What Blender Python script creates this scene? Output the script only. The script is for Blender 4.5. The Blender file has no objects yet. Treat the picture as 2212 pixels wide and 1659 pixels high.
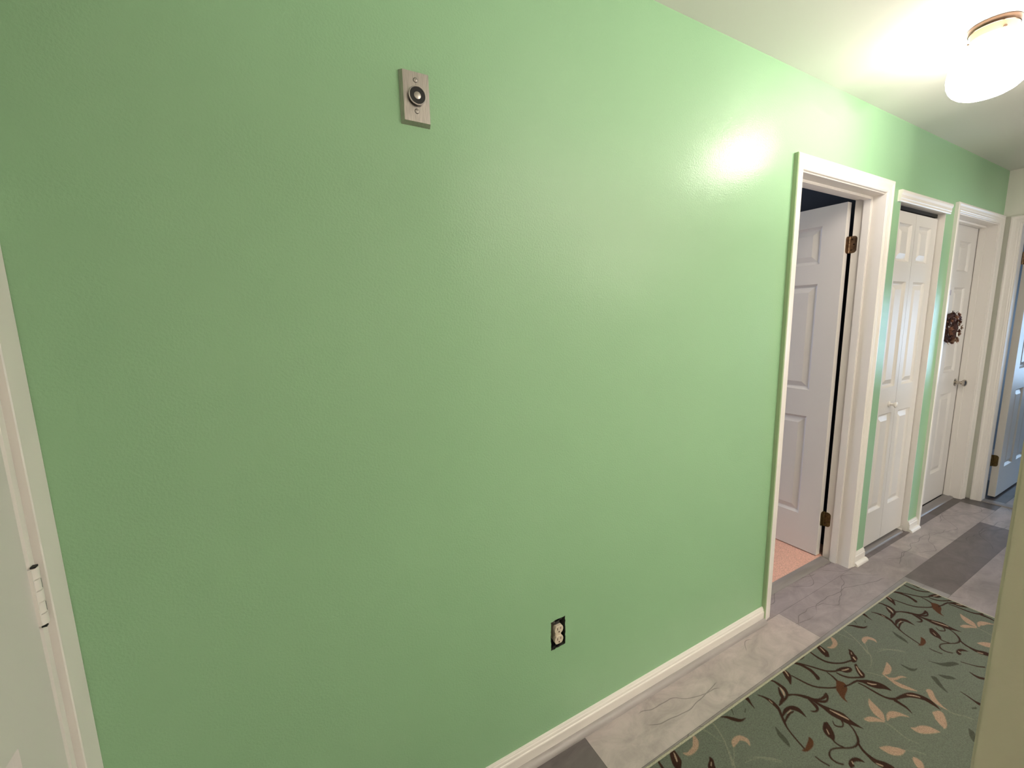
import bpy, bmesh, math, random
import numpy as np
from mathutils import Vector, Matrix

random.seed(7)
C = bpy.context.scene.collection
SC = bpy.context.scene

# ------------------------------------------------------------------ camera
cam_d = bpy.data.cameras.new('camera'); cam = bpy.data.objects.new('camera', cam_d); C.objects.link(cam)
YAW, PITCH, ROLL = .5049, -.1509, -.0234
f = Vector((math.sin(YAW)*math.cos(PITCH), math.cos(YAW)*math.cos(PITCH), math.sin(PITCH)))
r0 = Vector((math.cos(YAW), -math.sin(YAW), 0)); u0 = r0.cross(f)
rr = r0*math.cos(ROLL) + u0*math.sin(ROLL); uu = -r0*math.sin(ROLL) + u0*math.cos(ROLL)
M = Matrix((rr, uu, -f)).transposed().to_4x4(); M.translation = Vector((0, -1.0448, 1.4625))
cam.matrix_world = M
cam_d.sensor_width = 36; cam_d.sensor_fit = 'HORIZONTAL'; cam_d.lens = 36*912.08/2212
cam_d.clip_start = .02
SC.camera = cam

# ------------------------------------------------------------------ world, lights, exposure
w = bpy.data.worlds.new('world'); SC.world = w; w.use_nodes = True
bg = w.node_tree.nodes['Background']; bg.inputs[0].default_value = (.55, .75, 1, 1); bg.inputs[1].default_value = 1.0
SC.view_settings.view_transform = 'Standard'; SC.view_settings.look = 'None'
SC.view_settings.exposure = 0.2; SC.view_settings.gamma = 1; SC.view_settings.use_curve_mapping = False
GLOBE = 27.0          # emission of the hall lamp's glass
FILL_TORCH = 46.0          # each unseen floor lamp added as fill, shining up at the ceiling (W)
DAY_END = 31.0        # daylight through the window of the room at the hall's end (W)
FILL_SIDE = 30.0       # fill light from the added side room opposite the wreath door (W)
DAY_BED = 45.0        # daylight in the pink-carpet room (W)
def area(name, loc, rot, sx, sy, watt, col):
    l = bpy.data.lights.new(name, 'AREA'); l.shape = 'RECTANGLE'; l.size = sx; l.size_y = sy; l.energy = watt; l.color = col
    o = bpy.data.objects.new(name, l); C.objects.link(o); o.location = loc; o.rotation_euler = rot; return o
# daylight standing outside the window openings (far room, window in its east wall; bedroom, window in its north wall)
area('daylight_east', (8.02, -1.275, 1.1), (0, math.radians(90), 0), 1.1, 1.85, DAY_END, (.46, .70, 1))
area('side_room_fill', (3.6, -2.72, 1.45), (math.radians(90), 0, 0), .9, 1.1, FILL_SIDE, (1, .96, .90))  # added fill for the far doors, outside the side room's window
area('daylight_bedroom', (1.2, 3.32, 1.5), (math.radians(-90), 0, 0), 1.2, 1.2, DAY_BED, (.8, .85, 1))

CEIL = 2.416; HALL = .93

# ------------------------------------------------------------------ materials
def mat(name, col, rough=.5, metal=0, spec=.5):
    m = bpy.data.materials.new(name); m.use_nodes = True
    b = m.node_tree.nodes['Principled BSDF']
    b.inputs['Base Color'].default_value = (*col, 1); b.inputs['Roughness'].default_value = rough
    b.inputs['Metallic'].default_value = metal; b.inputs['Specular IOR Level'].default_value = spec
    return m
def N(m, t, **kw):
    n = m.node_tree.nodes.new(t)
    for k, v in kw.items(): setattr(n, k, v)
    return n
def L(m, a, b): m.node_tree.links.new(a, b)
def B(m): return m.node_tree.nodes['Principled BSDF']
def noise_col(m, col, amt, scale, stretch=(1,1,1), detail=4):
    """multiply the base colour by a soft noise of +-amt"""
    tc = N(m, 'ShaderNodeTexCoord'); mp = N(m, 'ShaderNodeMapping'); mp.inputs['Scale'].default_value = stretch
    no = N(m, 'ShaderNodeTexNoise'); no.inputs['Scale'].default_value = scale; no.inputs['Detail'].default_value = detail
    mr = N(m, 'ShaderNodeMapRange'); mr.inputs[1].default_value = .3; mr.inputs[2].default_value = .7
    mr.inputs[3].default_value = 1-amt; mr.inputs[4].default_value = 1+amt
    mx = N(m, 'ShaderNodeMix', data_type='RGBA', blend_type='MULTIPLY'); mx.inputs[0].default_value = 1
    L(m, tc.outputs['Object'], mp.inputs[0]); L(m, mp.outputs[0], no.inputs[0]); L(m, no.outputs[0], mr.inputs[0])
    if hasattr(col, 'is_output'): L(m, col, mx.inputs[6])
    else: mx.inputs[6].default_value = (*col, 1)
    L(m, mr.outputs[0], mx.inputs[7]); L(m, mx.outputs[2], B(m).inputs['Base Color'])
    return tc
def bump(m, scale, strength, dist=.001, detail=2, stretch=(1,1,1)):
    tc = N(m, 'ShaderNodeTexCoord'); mp = N(m, 'ShaderNodeMapping'); mp.inputs['Scale'].default_value = stretch
    no = N(m, 'ShaderNodeTexNoise'); no.inputs['Scale'].default_value = scale; no.inputs['Detail'].default_value = detail
    bp = N(m, 'ShaderNodeBump'); bp.inputs['Strength'].default_value = strength; bp.inputs['Distance'].default_value = dist
    L(m, tc.outputs['Object'], mp.inputs[0]); L(m, mp.outputs[0], no.inputs[0]); L(m, no.outputs[0], bp.inputs['Height']); L(m, bp.outputs[0], B(m).inputs['Normal'])

GREEN = (.30, .53, .30)
M_green = mat('green_wall_paint', GREEN, .6, spec=.45); B(M_green).inputs['Coat Weight'].default_value = .55; B(M_green).inputs['Coat Roughness'].default_value = .16; noise_col(M_green, GREEN, .02, 1.3)
bump(M_green, 190, .85, .00085, 3)
for l_ in list(M_green.node_tree.links):
    if l_.to_socket.name == 'Normal' and l_.to_node.type == 'BSDF_PRINCIPLED': M_green.node_tree.links.new(l_.from_socket, B(M_green).inputs['Coat Normal']); break
M_green_trim = mat('green_paint_on_trim', (.42, .54, .33), .45)
M_sage = mat('sage_wall_paint', (.50, .48, .36), .5); bump(M_sage, 300, .3, .0005)
M_hall = mat('white_hall_paint', (.87, .85, .80), .5); bump(M_hall, 300, .3, .0005)
M_cream = mat('cream_wall_paint', (.86, .83, .76), .45); bump(M_cream, 300, .3, .0005)
M_ceil = mat('ceiling_paint', (.74, .72, .68), .42, spec=.5); bump(M_ceil, 240, .3, .0006)
M_white = mat('white_trim_paint', (.84, .80, .755), .34); bump(M_white, 90, .15, .0005, 2)
M_door = mat('white_door_paint', (.72, .69, .66), .38, spec=.35); bump(M_door, 180, .25, .0004, 3, (1, 1, .12))
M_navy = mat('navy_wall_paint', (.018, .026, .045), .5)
M_dark = mat('dark_interior', (.012, .011, .010), .8)  # shade of closed-off spaces and the closet door gap put into the colour
M_grayroom = mat('gray_wall_paint', (.16, .17, .19), .6)
M_brass = mat('antique_brass', (.25, .165, .105), .38, 1); noise_col(M_brass, (.25, .165, .105), .35, 60)
M_hinge_dark = mat('tarnished_bronze', (.13, .09, .035), .45, .8); noise_col(M_hinge_dark, (.13, .09, .035), .4, 80)
M_lampbrass = mat('polished_brass', (.13, .085, .06), .25, 1)
M_nickel = mat('brushed_nickel', (.55, .50, .44), .2, 1)
M_steel = mat('brushed_stainless_steel', (.50, .46, .43), .33, 1); noise_col(M_steel, (.50, .46, .43), .18, 700, (1, 1, .06), 2); bump(M_steel, 900, .4, .0003, 2, (1, 1, .05))
M_black = mat('black_rubber_and_gap_shade', (.006, .006, .006), .5)
M_blackbox = mat('black_box_interior', (.012, .012, .012), .8)
M_ivory = mat('ivory_plastic', (.68, .60, .47), .35)
M_slot = mat('socket_slot', (.10, .07, .04), .7)
M_shoe = mat('gray_shoe_laminate', (.36, .33, .32), .38); noise_col(M_shoe, (.36, .33, .32), .12, 14, (.3, 3, 3))
M_thresh = mat('gray_threshold_laminate', (.24, .22, .215), .35); noise_col(M_thresh, (.24, .22, .215), .12, 14, (.3, 3, 3))
M_carpet = mat('pink_carpet', (.78, .46, .36), .95); noise_col(M_carpet, (.78, .46, .36), .22, 190, detail=3); bump(M_carpet, 420, .8, .004)
M_drywall = mat('shadowed_drywall_edge', (.025, .028, .022), .9)
M_glass = bpy.data.materials.new('lit_opal_glass'); M_glass.use_nodes = True
B(M_glass).inputs['Base Color'].default_value = (.9, .9, .88, 1); B(M_glass).inputs['Roughness'].default_value = .15
B(M_glass).inputs['Emission Color'].default_value = (1, .92, .83, 1); B(M_glass).inputs['Emission Strength'].default_value = GLOBE

# laminate floor: per-plank tone from a face colour attribute, cloudy stone grain and a few cracks
M_floor = mat('gray_stone_laminate', (.3, .3, .3), .36)
def floor_nodes(m):
    at = N(m, 'ShaderNodeAttribute', attribute_name='plank_tone')
    tc = N(m, 'ShaderNodeTexCoord'); mp = N(m, 'ShaderNodeMapping'); mp.inputs['Scale'].default_value = (.6, 1, 1)
    n1 = N(m, 'ShaderNodeTexNoise'); n1.inputs['Scale'].default_value = 11; n1.inputs['Detail'].default_value = 9; n1.inputs['Roughness'].default_value = .68; n1.inputs['Distortion'].default_value = .8
    r1 = N(m, 'ShaderNodeMapRange'); r1.inputs[1].default_value = .3; r1.inputs[2].default_value = .72; r1.inputs[3].default_value = .74; r1.inputs[4].default_value = 1.24
    sx = N(m, 'ShaderNodeSeparateXYZ'); L(m, tc.outputs['Object'], sx.inputs[0])
    def mth(op, x, y=None):
        n = N(m, 'ShaderNodeMath', operation=op)
        for i, v in enumerate((x, y)):
            if v is None: continue
            if isinstance(v, (int, float)): n.inputs[i].default_value = v
            else: L(m, v, n.inputs[i])
        return n.outputs[0]
    row = mth('MULTIPLY', mth('ADD', sx.outputs[1], .205), 1/.185)
    yr = mth('FRACT', row); rid = mth('MULTIPLY', mth('FLOOR', row), 7.31)
    line = None
    for off, sc in ((0, 1.9), (31.7, 2.6)):
        n = N(m, 'ShaderNodeTexNoise', noise_dimensions='1D'); n.inputs['Scale'].default_value = 1; n.inputs['Detail'].default_value = 3; n.inputs['Roughness'].default_value = .35
        L(m, mth('ADD', mth('MULTIPLY', sx.outputs[0], sc), mth('ADD', rid, off)), n.inputs['W'])
        tgt = mth('ADD', mth('MULTIPLY', mth('SUBTRACT', n.outputs[0], .5), 1.9), .5)
        d = mth('ABSOLUTE', mth('SUBTRACT', yr, tgt))
        line = d if line is None else mth('MINIMUM', line, d)
    r2 = N(m, 'ShaderNodeMapRange'); r2.inputs[1].default_value = .003; r2.inputs[2].default_value = .013; r2.inputs[3].default_value = .5; r2.inputs[4].default_value = 1
    L(m, line, r2.inputs[0])
    n3 = N(m, 'ShaderNodeTexNoise'); n3.inputs['Scale'].default_value = 1.9; n3.inputs['Detail'].default_value = 1
    r3 = N(m, 'ShaderNodeMapRange'); r3.inputs[1].default_value = .48; r3.inputs[2].default_value = .54; r3.inputs[3].default_value = 0; r3.inputs[4].default_value = 1
    mx = N(m, 'ShaderNodeMath', operation='MAXIMUM')
    mu = N(m, 'ShaderNodeMath', operation='MULTIPLY')
    mm = N(m, 'ShaderNodeMix', data_type='RGBA', blend_type='MULTIPLY'); mm.inputs[0].default_value = 1
    for a, b in ((tc.outputs['Object'], mp.inputs[0]), (mp.outputs[0], n1.inputs[0]), (n1.outputs[0], r1.inputs[0]),
                 
                 (tc.outputs['Object'], n3.inputs[0]), (n3.outputs[0], r3.inputs[0]), (r2.outputs[0], mx.inputs[0]), (r3.outputs[0], mx.inputs[1]),
                 (r1.outputs[0], mu.inputs[0]), (mx.outputs[0], mu.inputs[1]), (at.outputs['Color'], mm.inputs[6]), (mu.outputs[0], mm.inputs[7]), (mm.outputs[2], B(m).inputs['Base Color'])):
        L(m, a, b)
floor_nodes(M_floor); bump(M_floor, 60, .12, .0006, 4)

M_rug = mat('vine_pattern_rug', (.1, .1, .1), .95, spec=.15)
def rug_nodes(m):
    at = N(m, 'ShaderNodeAttribute', attribute_name='rug_colour')
    noise_col(m, at.outputs['Color'], .22, 260, detail=3)
rug_nodes(M_rug); bump(M_rug, 500, .6, .002)

# ------------------------------------------------------------------ helpers
def link(name, bm, m, parent=None, smooth=False, loc=None):
    me = bpy.data.meshes.new(name); bmesh.ops.recalc_face_normals(bm, faces=bm.faces); bm.to_mesh(me); bm.free()
    for x in (m if isinstance(m, (list, tuple)) else [m]): me.materials.append(x)
    o = bpy.data.objects.new(name, me); C.objects.link(o)
    if parent: o.parent = parent
    if loc: o.location = loc
    if smooth:
        for p in me.polygons: p.use_smooth = True
    return o
def smooth_angle(o, deg=40):
    for p in o.data.polygons: p.use_smooth = True
    o.data.set_sharp_from_angle(angle=math.radians(deg))
def box(bm, x0, x1, y0, y1, z0, z1, mi=0, bev=0):
    vs = [bm.verts.new((x, y, z)) for x in (x0, x1) for y in (y0, y1) for z in (z0, z1)]
    fs = [bm.faces.new([vs[i] for i in q]) for q in ((0,1,3,2),(4,6,7,5),(0,4,5,1),(2,3,7,6),(0,2,6,4),(1,5,7,3))]
    for q in fs: q.material_index = mi
    if bev:
        es = list({e for q in fs for e in q.edges}); bmesh.ops.bevel(bm, geom=es, offset=bev, segments=2, affect='EDGES')
    return fs
def lathe(bm, prof, seg=32, mtx=None, cap=True):
    """prof: (radius, height) about +Z"""
    rings = []
    for r_, h_ in prof:
        rings.append([bm.verts.new((r_*math.cos(2*math.pi*i/seg), r_*math.sin(2*math.pi*i/seg), h_)) for i in range(seg)])
    vs = [v for q in rings for v in q]
    for a, b in zip(rings, rings[1:]):
        for i in range(seg): bm.faces.new((a[i], a[(i+1)%seg], b[(i+1)%seg], b[i]))
    if cap:
        bm.faces.new(rings[0]); bm.faces.new(rings[-1])
    if mtx is not None:
        for v in vs: v.co = mtx @ v.co
    return vs
def put(o, label=None, cat=None, group=None, kind=None):
    if label: o['label'] = label
    if cat: o['category'] = cat
    if group: o['group'] = group
    if kind: o['kind'] = kind
    return o
def empty(name, loc=(0,0,0), rz=0):
    o = bpy.data.objects.new(name, None); C.objects.link(o); o.location = loc; o.rotation_euler = (0, 0, rz); o.empty_display_size = .05
    return o
def frame(axis_u, axis_n, origin):
    """matrix taking local (u along the wall, n out of the wall, v up) to world"""
    return Matrix((Vector(axis_u), Vector(axis_n), Vector((0,0,1)))).transposed().to_4x4() if origin is None else Matrix.Translation(origin) @ Matrix((Vector(axis_u), Vector(axis_n), Vector((0,0,1)))).transposed().to_4x4()
PROF = [(0,0),(0,.008),(.003,.0105),(.010,.0105),(.013,.0125),(.024,.0125),(.026,.0135),(.036,.0145),(.043,.0175),(.045,.019),(.053,.019),(.057,.016),(.057,0)]
def casing(bm, x0, x1, top, prof=PROF, bottom=0., outer_mi=None):
    """mitred three-sided casing around opening x0..x1, 0..top; local coords x along wall, y = out, z up"""
    cols = []
    for a, n in prof:
        cols.append([bm.verts.new(p) for p in ((x0-a, n, bottom), (x0-a, n, top+a), (x1+a, n, top+a), (x1+a, n, bottom))])
    for k, (a, b) in enumerate(zip(cols, cols[1:])):
        for i in range(3):
            q = bm.faces.new((a[i], a[i+1], b[i+1], b[i]))
            if outer_mi is not None and k >= len(cols)-3 and i == 0: q.material_index = outer_mi
    for i in (0, 3): bm.faces.new([c[i] for c in cols])
def extrude_x(bm, prof, x0, x1):
    """prof (n out, z) extruded along x, capped"""
    a = [bm.verts.new((x0, n, z)) for n, z in prof]; b = [bm.verts.new((x1, n, z)) for n, z in prof]
    for i in range(len(prof)): j = (i+1) % len(prof); bm.faces.new((a[i], a[j], b[j], b[i]))
    bm.faces.new(a); bm.faces.new(b)
def xf(bm, m):
    bmesh.ops.transform(bm, matrix=m, verts=bm.verts)
RINGS = [(0,0),(.004,.006),(.012,.0135),(.017,.014),(.045,.003),(.047,.003)]
def panel_door(bm, w_, h_, t_, panels, rings=RINGS):
    """slab 0..w, -t..0 (front at y=0 looks +y... n out), 0..h with raised panels on both faces"""
    xs = sorted({0, w_, *[p[0] for p in panels], *[p[1] for p in panels]}); zs = sorted({0, h_, *[p[2] for p in panels], *[p[3] for p in panels]})
    for side, s in ((0, -1), (-t_, 1)):
        for i in range(len(xs)-1):
            for j in range(len(zs)-1):
                xa, xb, za, zb = xs[i], xs[i+1], zs[j], zs[j+1]
                isp = any(abs(p[0]-xa) < 1e-6 and abs(p[1]-xb) < 1e-6 and abs(p[2]-za) < 1e-6 and abs(p[3]-zb) < 1e-6 for p in panels)
                if not isp:
                    bm.faces.new([bm.verts.new(c) for c in ((xa,side,za),(xb,side,za),(xb,side,zb),(xa,side,zb))]); continue
                prev = None
                for o_, d_ in rings:
                    y = side + s*d_
                    cur = [bm.verts.new(c) for c in ((xa+o_,y,za+o_),(xb-o_,y,za+o_),(xb-o_,y,zb-o_),(xa+o_,y,zb-o_))]
                    if prev:
                        for k in range(4): bm.faces.new((prev[k], prev[(k+1)%4], cur[(k+1)%4], cur[k]))
                    prev = cur
                bm.faces.new(prev)
    for q in (((0,0,0),(w_,0,0),(w_,-t_,0),(0,-t_,0)), ((0,0,h_),(w_,0,h_),(w_,-t_,h_),(0,-t_,h_)), ((0,0,0),(0,-t_,0),(0,-t_,h_),(0,0,h_)), ((w_,0,0),(w_,-t_,0),(w_,-t_,h_),(w_,0,h_))):
        bm.faces.new([bm.verts.new(c) for c in q])
    bmesh.ops.remove_doubles(bm, verts=bm.verts, dist=1e-5)
PZ = [(.225,.835),(.995,1.605),(1.715,1.92)]     # panel heights of a six-panel door, measured from its foot
def six(w_):
    st = .113; mu = .108; pw = (w_-2*st-mu)/2
    return [(x, x+pw, a, b) for x in (st, st+pw+mu) for a, b in PZ]
RUG_PATTERN = [
('F',[-3029,1,-3035,-11,-3040,-24,-3046,-35,-3053,-44,-3060,-53,-3067,-61,-3061,-63,-3053,-54,-3045,-46,-3037,-36,-3029,-24,-3022,-12,-3015,0]),
('F',[-2942,-72,-2954,-78,-2967,-84,-2979,-90,-2974,-95,-2962,-89,-2949,-83,-2937,-77]),
('F',[-2898,-266,-2912,-279,-2925,-292,-2937,-305,-2944,-320,-2949,-334,-2952,-347,-2954,-357,-2955,-366,-2956,-374,-2957,-381,-2958,-388,-2959,-395,-2950,-396,-2943,-390,-2935,-384,-2928,-376,-2922,-367,-2917,-357,-2913,-346,-2909,-333,-2907,-320,-2904,-307,-2900,-294,-2896,-281,-2891,-267]),
('F',[-1458,-467,-1462,-481,-1465,-496,-1467,-509,-1468,-522,-1466,-534,-1458,-544,-1440,-550,-1419,-552,-1399,-553,-1389,-548,-1404,-543,-1417,-539,-1426,-534,-1432,-527,-1437,-517,-1441,-506,-1444,-493,-1446,-479,-1448,-465]),
('F',[-1218,-562,-1212,-575,-1206,-588,-1200,-600,-1196,-612,-1192,-624,-1185,-635,-1176,-647,-1165,-657,-1152,-667,-1135,-675,-1116,-682,-1099,-687,-1083,-692,-1066,-698,-1049,-703,-1041,-701,-1041,-692,-1041,-683,-1047,-673,-1059,-664,-1075,-656,-1092,-648,-1111,-641,-1131,-634,-1149,-627,-1163,-618,-1174,-608,-1185,-597,-1195,-585,-1203,-573,-1212,-561]),
('F',[-1333,-661,-1333,-673,-1333,-685,-1330,-697,-1324,-707,-1315,-715,-1305,-722,-1294,-729,-1282,-736,-1269,-742,-1259,-740,-1260,-732,-1261,-723,-1264,-714,-1270,-705,-1279,-697,-1288,-689,-1298,-680,-1310,-669,-1322,-659]),
('F',[-1403,-637,-1412,-645,-1421,-654,-1429,-661,-1439,-671,-1450,-682,-1460,-694,-1467,-705,-1473,-716,-1478,-726,-1482,-737,-1485,-747,-1487,-757,-1480,-757,-1471,-747,-1462,-737,-1452,-727,-1440,-717,-1427,-707,-1415,-696,-1400,-685,-1385,-673,-1374,-661,-1375,-651,-1384,-643,-1392,-635]),
('F',[-1752,-939,-1772,-946,-1792,-952,-1808,-958,-1820,-964,-1830,-970,-1838,-977,-1843,-982,-1847,-987,-1851,-993,-1843,-995,-1829,-993,-1814,-991,-1799,-987,-1783,-982,-1767,-976,-1754,-968,-1748,-959,-1746,-950,-1744,-940]),
('F',[-1524,-898,-1512,-903,-1501,-909,-1489,-915,-1468,-909,-1481,-903,-1495,-898,-1508,-893]),
('P',[-3246,8,-3252,-16,-3258,-40,-3265,-63,-3273,-86,-3281,-108,-3292,-131,-3308,-157,-3327,-185,-3344,-208,-3356,-225,-3366,-237,-3376,-249,-3387,-260,-3398,-270,-3409,-280,-3393,-287,-3382,-276,-3371,-265,-3360,-253,-3351,-241,-3342,-228,-3330,-211,-3315,-187,-3296,-159,-3280,-132,-3269,-108,-3261,-86,-3254,-63,-3247,-40,-3242,-16,-3236,8]),
('P',[-3390,1,-3379,-6,-3369,-13,-3360,-22,-3352,-36,-3345,-52,-3339,-69,-3336,-84,-3334,-100,-3332,-114,-3328,-125,-3324,-134,-3319,-143,-3315,-142,-3319,-133,-3322,-123,-3326,-112,-3328,-99,-3329,-83,-3332,-67,-3337,-50,-3343,-33,-3351,-18,-3361,-8,-3372,-1,-3382,6]),
('P',[-3453,-30,-3444,-24,-3435,-18,-3424,-13,-3411,-9,-3394,-6,-3377,-4,-3377,1,-3394,-2,-3411,-4,-3427,-7,-3440,-13,-3450,-20,-3459,-26]),
('P',[-3285,-207,-3300,-219,-3315,-231,-3329,-241,-3344,-250,-3360,-259,-3376,-267,-3370,-272,-3354,-263,-3339,-254,-3323,-245,-3308,-234,-3293,-222,-3278,-210]),
('P',[-3269,-301,-3245,-311,-3221,-322,-3200,-334,-3185,-350,-3172,-368,-3158,-385,-3142,-400,-3125,-414,-3107,-429,-3102,-427,-3119,-412,-3136,-397,-3152,-382,-3165,-365,-3178,-348,-3194,-332,-3216,-319,-3240,-308,-3264,-297]),
('P',[-2195,-629,-2194,-644,-2193,-658,-2194,-673,-2198,-690,-2204,-708,-2208,-725,-2209,-741,-2209,-756,-2207,-771,-2201,-785,-2192,-799,-2184,-812,-2178,-811,-2186,-798,-2194,-784,-2199,-770,-2201,-756,-2200,-740,-2197,-725,-2193,-708,-2187,-690,-2183,-673,-2183,-657,-2184,-643,-2185,-629]),
('P',[-1522,-235,-1533,-256,-1544,-277,-1559,-295,-1581,-310,-1608,-323,-1635,-334,-1664,-343,-1694,-350,-1726,-357,-1724,-360,-1693,-354,-1660,-348,-1628,-339,-1598,-327,-1569,-313,-1544,-296,-1528,-276,-1517,-255,-1507,-234]),
('P',[-1471,-310,-1433,-318,-1396,-327,-1362,-338,-1334,-354,-1310,-373,-1290,-390,-1275,-403,-1265,-414,-1255,-426,-1248,-424,-1256,-412,-1264,-400,-1277,-386,-1297,-369,-1322,-350,-1351,-334,-1387,-322,-1426,-314,-1465,-306]),
('P',[-1795,-362,-1780,-379,-1765,-396,-1753,-411,-1744,-425,-1737,-437,-1730,-449,-1719,-446,-1726,-434,-1734,-422,-1744,-409,-1757,-393,-1772,-377,-1788,-360]),
('P',[-2327,-786,-2308,-798,-2289,-810,-2273,-823,-2261,-837,-2252,-852,-2242,-867,-2235,-866,-2244,-851,-2253,-836,-2265,-821,-2282,-808,-2301,-796,-2321,-784]),
('P',[-1691,-796,-1693,-813,-1694,-829,-1692,-844,-1684,-857,-1672,-868,-1660,-880,-1649,-897,-1637,-916,-1625,-935,-1618,-934,-1628,-915,-1639,-896,-1649,-879,-1661,-866,-1672,-855,-1679,-843,-1683,-828,-1683,-812,-1684,-796]),
('T',[-3459,-23,-3470,-32,-3481,-41,-3491,-47,-3500,-55,-3508,-62,-3515,-66,-3525,-70,-3540,-73,-3554,-75,-3566,-77,-3576,-78,-3584,-78,-3592,-75,-3600,-71,-3609,-65,-3614,-67,-3611,-76,-3608,-84,-3600,-93,-3588,-99,-3573,-103,-3557,-105,-3538,-104,-3516,-101,-3494,-95,-3475,-84,-3461,-73,-3451,-61,-3446,-49,-3445,-37,-3445,-26]),
('T',[-3278,-212,-3261,-209,-3246,-207,-3237,-206,-3226,-205,-3214,-202,-3206,-201,-3202,-202,-3195,-207,-3188,-213,-3182,-220,-3178,-226,-3176,-232,-3176,-239,-3179,-248,-3182,-258,-3177,-259,-3166,-251,-3155,-242,-3147,-232,-3145,-220,-3148,-210,-3152,-201,-3158,-191,-3167,-181,-3184,-173,-3206,-169,-3229,-170,-3251,-174,-3268,-184,-3278,-195,-3286,-205]),
('T',[-2062,-485,-2085,-493,-2107,-501,-2129,-513,-2148,-527,-2163,-543,-2174,-557,-2181,-571,-2183,-583,-2184,-593,-2185,-603,-2185,-615,-2186,-627,-2177,-628,-2157,-618,-2136,-607,-2119,-595,-2107,-582,-2101,-570,-2095,-559,-2088,-545,-2082,-531,-2077,-519,-2072,-508,-2065,-498,-2057,-486]),
('T',[-2296,-551,-2291,-559,-2287,-568,-2280,-576,-2267,-583,-2252,-591,-2236,-599,-2222,-609,-2208,-619,-2195,-630,-2185,-628,-2189,-615,-2194,-602,-2200,-589,-2208,-577,-2217,-566,-2230,-557,-2245,-551,-2263,-548,-2280,-544]),
('T',[-2158,-636,-2133,-636,-2111,-636,-2106,-639,-2109,-641,-2102,-644,-2089,-650,-2072,-654,-2056,-657,-2040,-663,-2024,-673,-2008,-687,-1993,-700,-1988,-699,-1994,-684,-1999,-668,-2005,-654,-2012,-643,-2019,-634,-2027,-626,-2036,-619,-2052,-611,-2085,-607,-2119,-613,-2142,-623,-2161,-632]),
('T',[-2088,-739,-2089,-747,-2091,-754,-2091,-762,-2090,-770,-2088,-777,-2084,-784,-2077,-792,-2067,-800,-2056,-807,-2043,-814,-2028,-822,-2011,-830,-1993,-838,-1974,-845,-1955,-852,-1949,-851,-1951,-840,-1953,-829,-1956,-818,-1960,-807,-1965,-796,-1974,-786,-1987,-777,-2001,-769,-2015,-763,-2029,-759,-2042,-757,-2054,-754,-2064,-749,-2072,-744,-2081,-738]),
('T',[-2447,-697,-2446,-708,-2445,-719,-2443,-730,-2440,-740,-2436,-750,-2428,-761,-2415,-772,-2400,-781,-2382,-788,-2360,-792,-2340,-791,-2322,-790,-2317,-786,-2323,-779,-2327,-773,-2329,-767,-2334,-760,-2343,-752,-2352,-744,-2360,-735,-2370,-726,-2383,-716,-2400,-708,-2419,-701,-2437,-694]),
('T',[-1530,-397,-1562,-406,-1593,-413,-1613,-417,-1619,-417,-1622,-417,-1629,-420,-1646,-424,-1673,-429,-1702,-433,-1707,-438,-1693,-446,-1677,-455,-1653,-460,-1623,-460,-1592,-454,-1563,-443,-1543,-429,-1532,-413,-1522,-399]),
('T',[-1705,-439,-1711,-456,-1716,-472,-1722,-489,-1728,-506,-1735,-524,-1737,-542,-1735,-558,-1729,-574,-1720,-589,-1705,-606,-1687,-622,-1669,-639,-1662,-637,-1667,-618,-1673,-599,-1678,-582,-1683,-566,-1688,-551,-1692,-536,-1695,-520,-1697,-503,-1698,-487,-1697,-470,-1695,-454,-1694,-438]),
('T',[-1707,-477,-1703,-489,-1697,-501,-1685,-512,-1663,-518,-1638,-521,-1619,-524,-1605,-530,-1593,-537,-1581,-545,-1575,-544,-1580,-534,-1586,-524,-1597,-515,-1618,-508,-1641,-504,-1658,-500,-1672,-493,-1685,-484,-1698,-475]),
('T',[-2345,-832,-2356,-840,-2367,-848,-2376,-856,-2382,-863,-2387,-870,-2389,-877,-2388,-885,-2385,-893,-2381,-901,-2368,-902,-2354,-896,-2341,-889,-2330,-882,-2322,-875,-2317,-868,-2315,-859,-2316,-851,-2320,-842,-2324,-833]),
('T',[-1605,-670,-1614,-678,-1623,-684,-1631,-689,-1642,-696,-1659,-707,-1674,-720,-1683,-734,-1687,-746,-1689,-758,-1690,-771,-1690,-784,-1689,-795,-1687,-803,-1684,-809,-1681,-815,-1676,-815,-1677,-808,-1677,-802,-1675,-794,-1670,-783,-1662,-771,-1652,-758,-1642,-746,-1631,-735,-1619,-726,-1603,-717,-1582,-706,-1564,-694,-1562,-682,-1570,-674,-1578,-668]),
('T',[-1809,-768,-1824,-780,-1839,-790,-1850,-795,-1856,-799,-1860,-807,-1867,-816,-1876,-826,-1884,-837,-1888,-843,-1884,-845,-1887,-848,-1897,-852,-1898,-856,-1888,-859,-1872,-861,-1846,-857,-1822,-849,-1800,-839,-1781,-829,-1763,-820,-1745,-809,-1737,-794,-1748,-781,-1772,-773,-1794,-766]),
('B',[-3675,4,-3680,-5,-3684,-14,-3689,-25,-3694,-40,-3699,-55,-3705,-68,-3712,-77,-3721,-86,-3729,-97,-3732,-108,-3732,-118,-3732,-128,-3713,-133,-3702,-126,-3691,-120,-3682,-113,-3673,-104,-3664,-92,-3656,-77,-3650,-59,-3647,-42,-3645,-27,-3645,-15,-3646,-6,-3647,3]),
('B',[-3797,-7,-3802,-22,-3806,-37,-3809,-53,-3808,-67,-3806,-82,-3804,-96,-3798,-95,-3799,-81,-3801,-67,-3801,-52,-3799,-38,-3795,-23,-3791,-7]),
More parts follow.
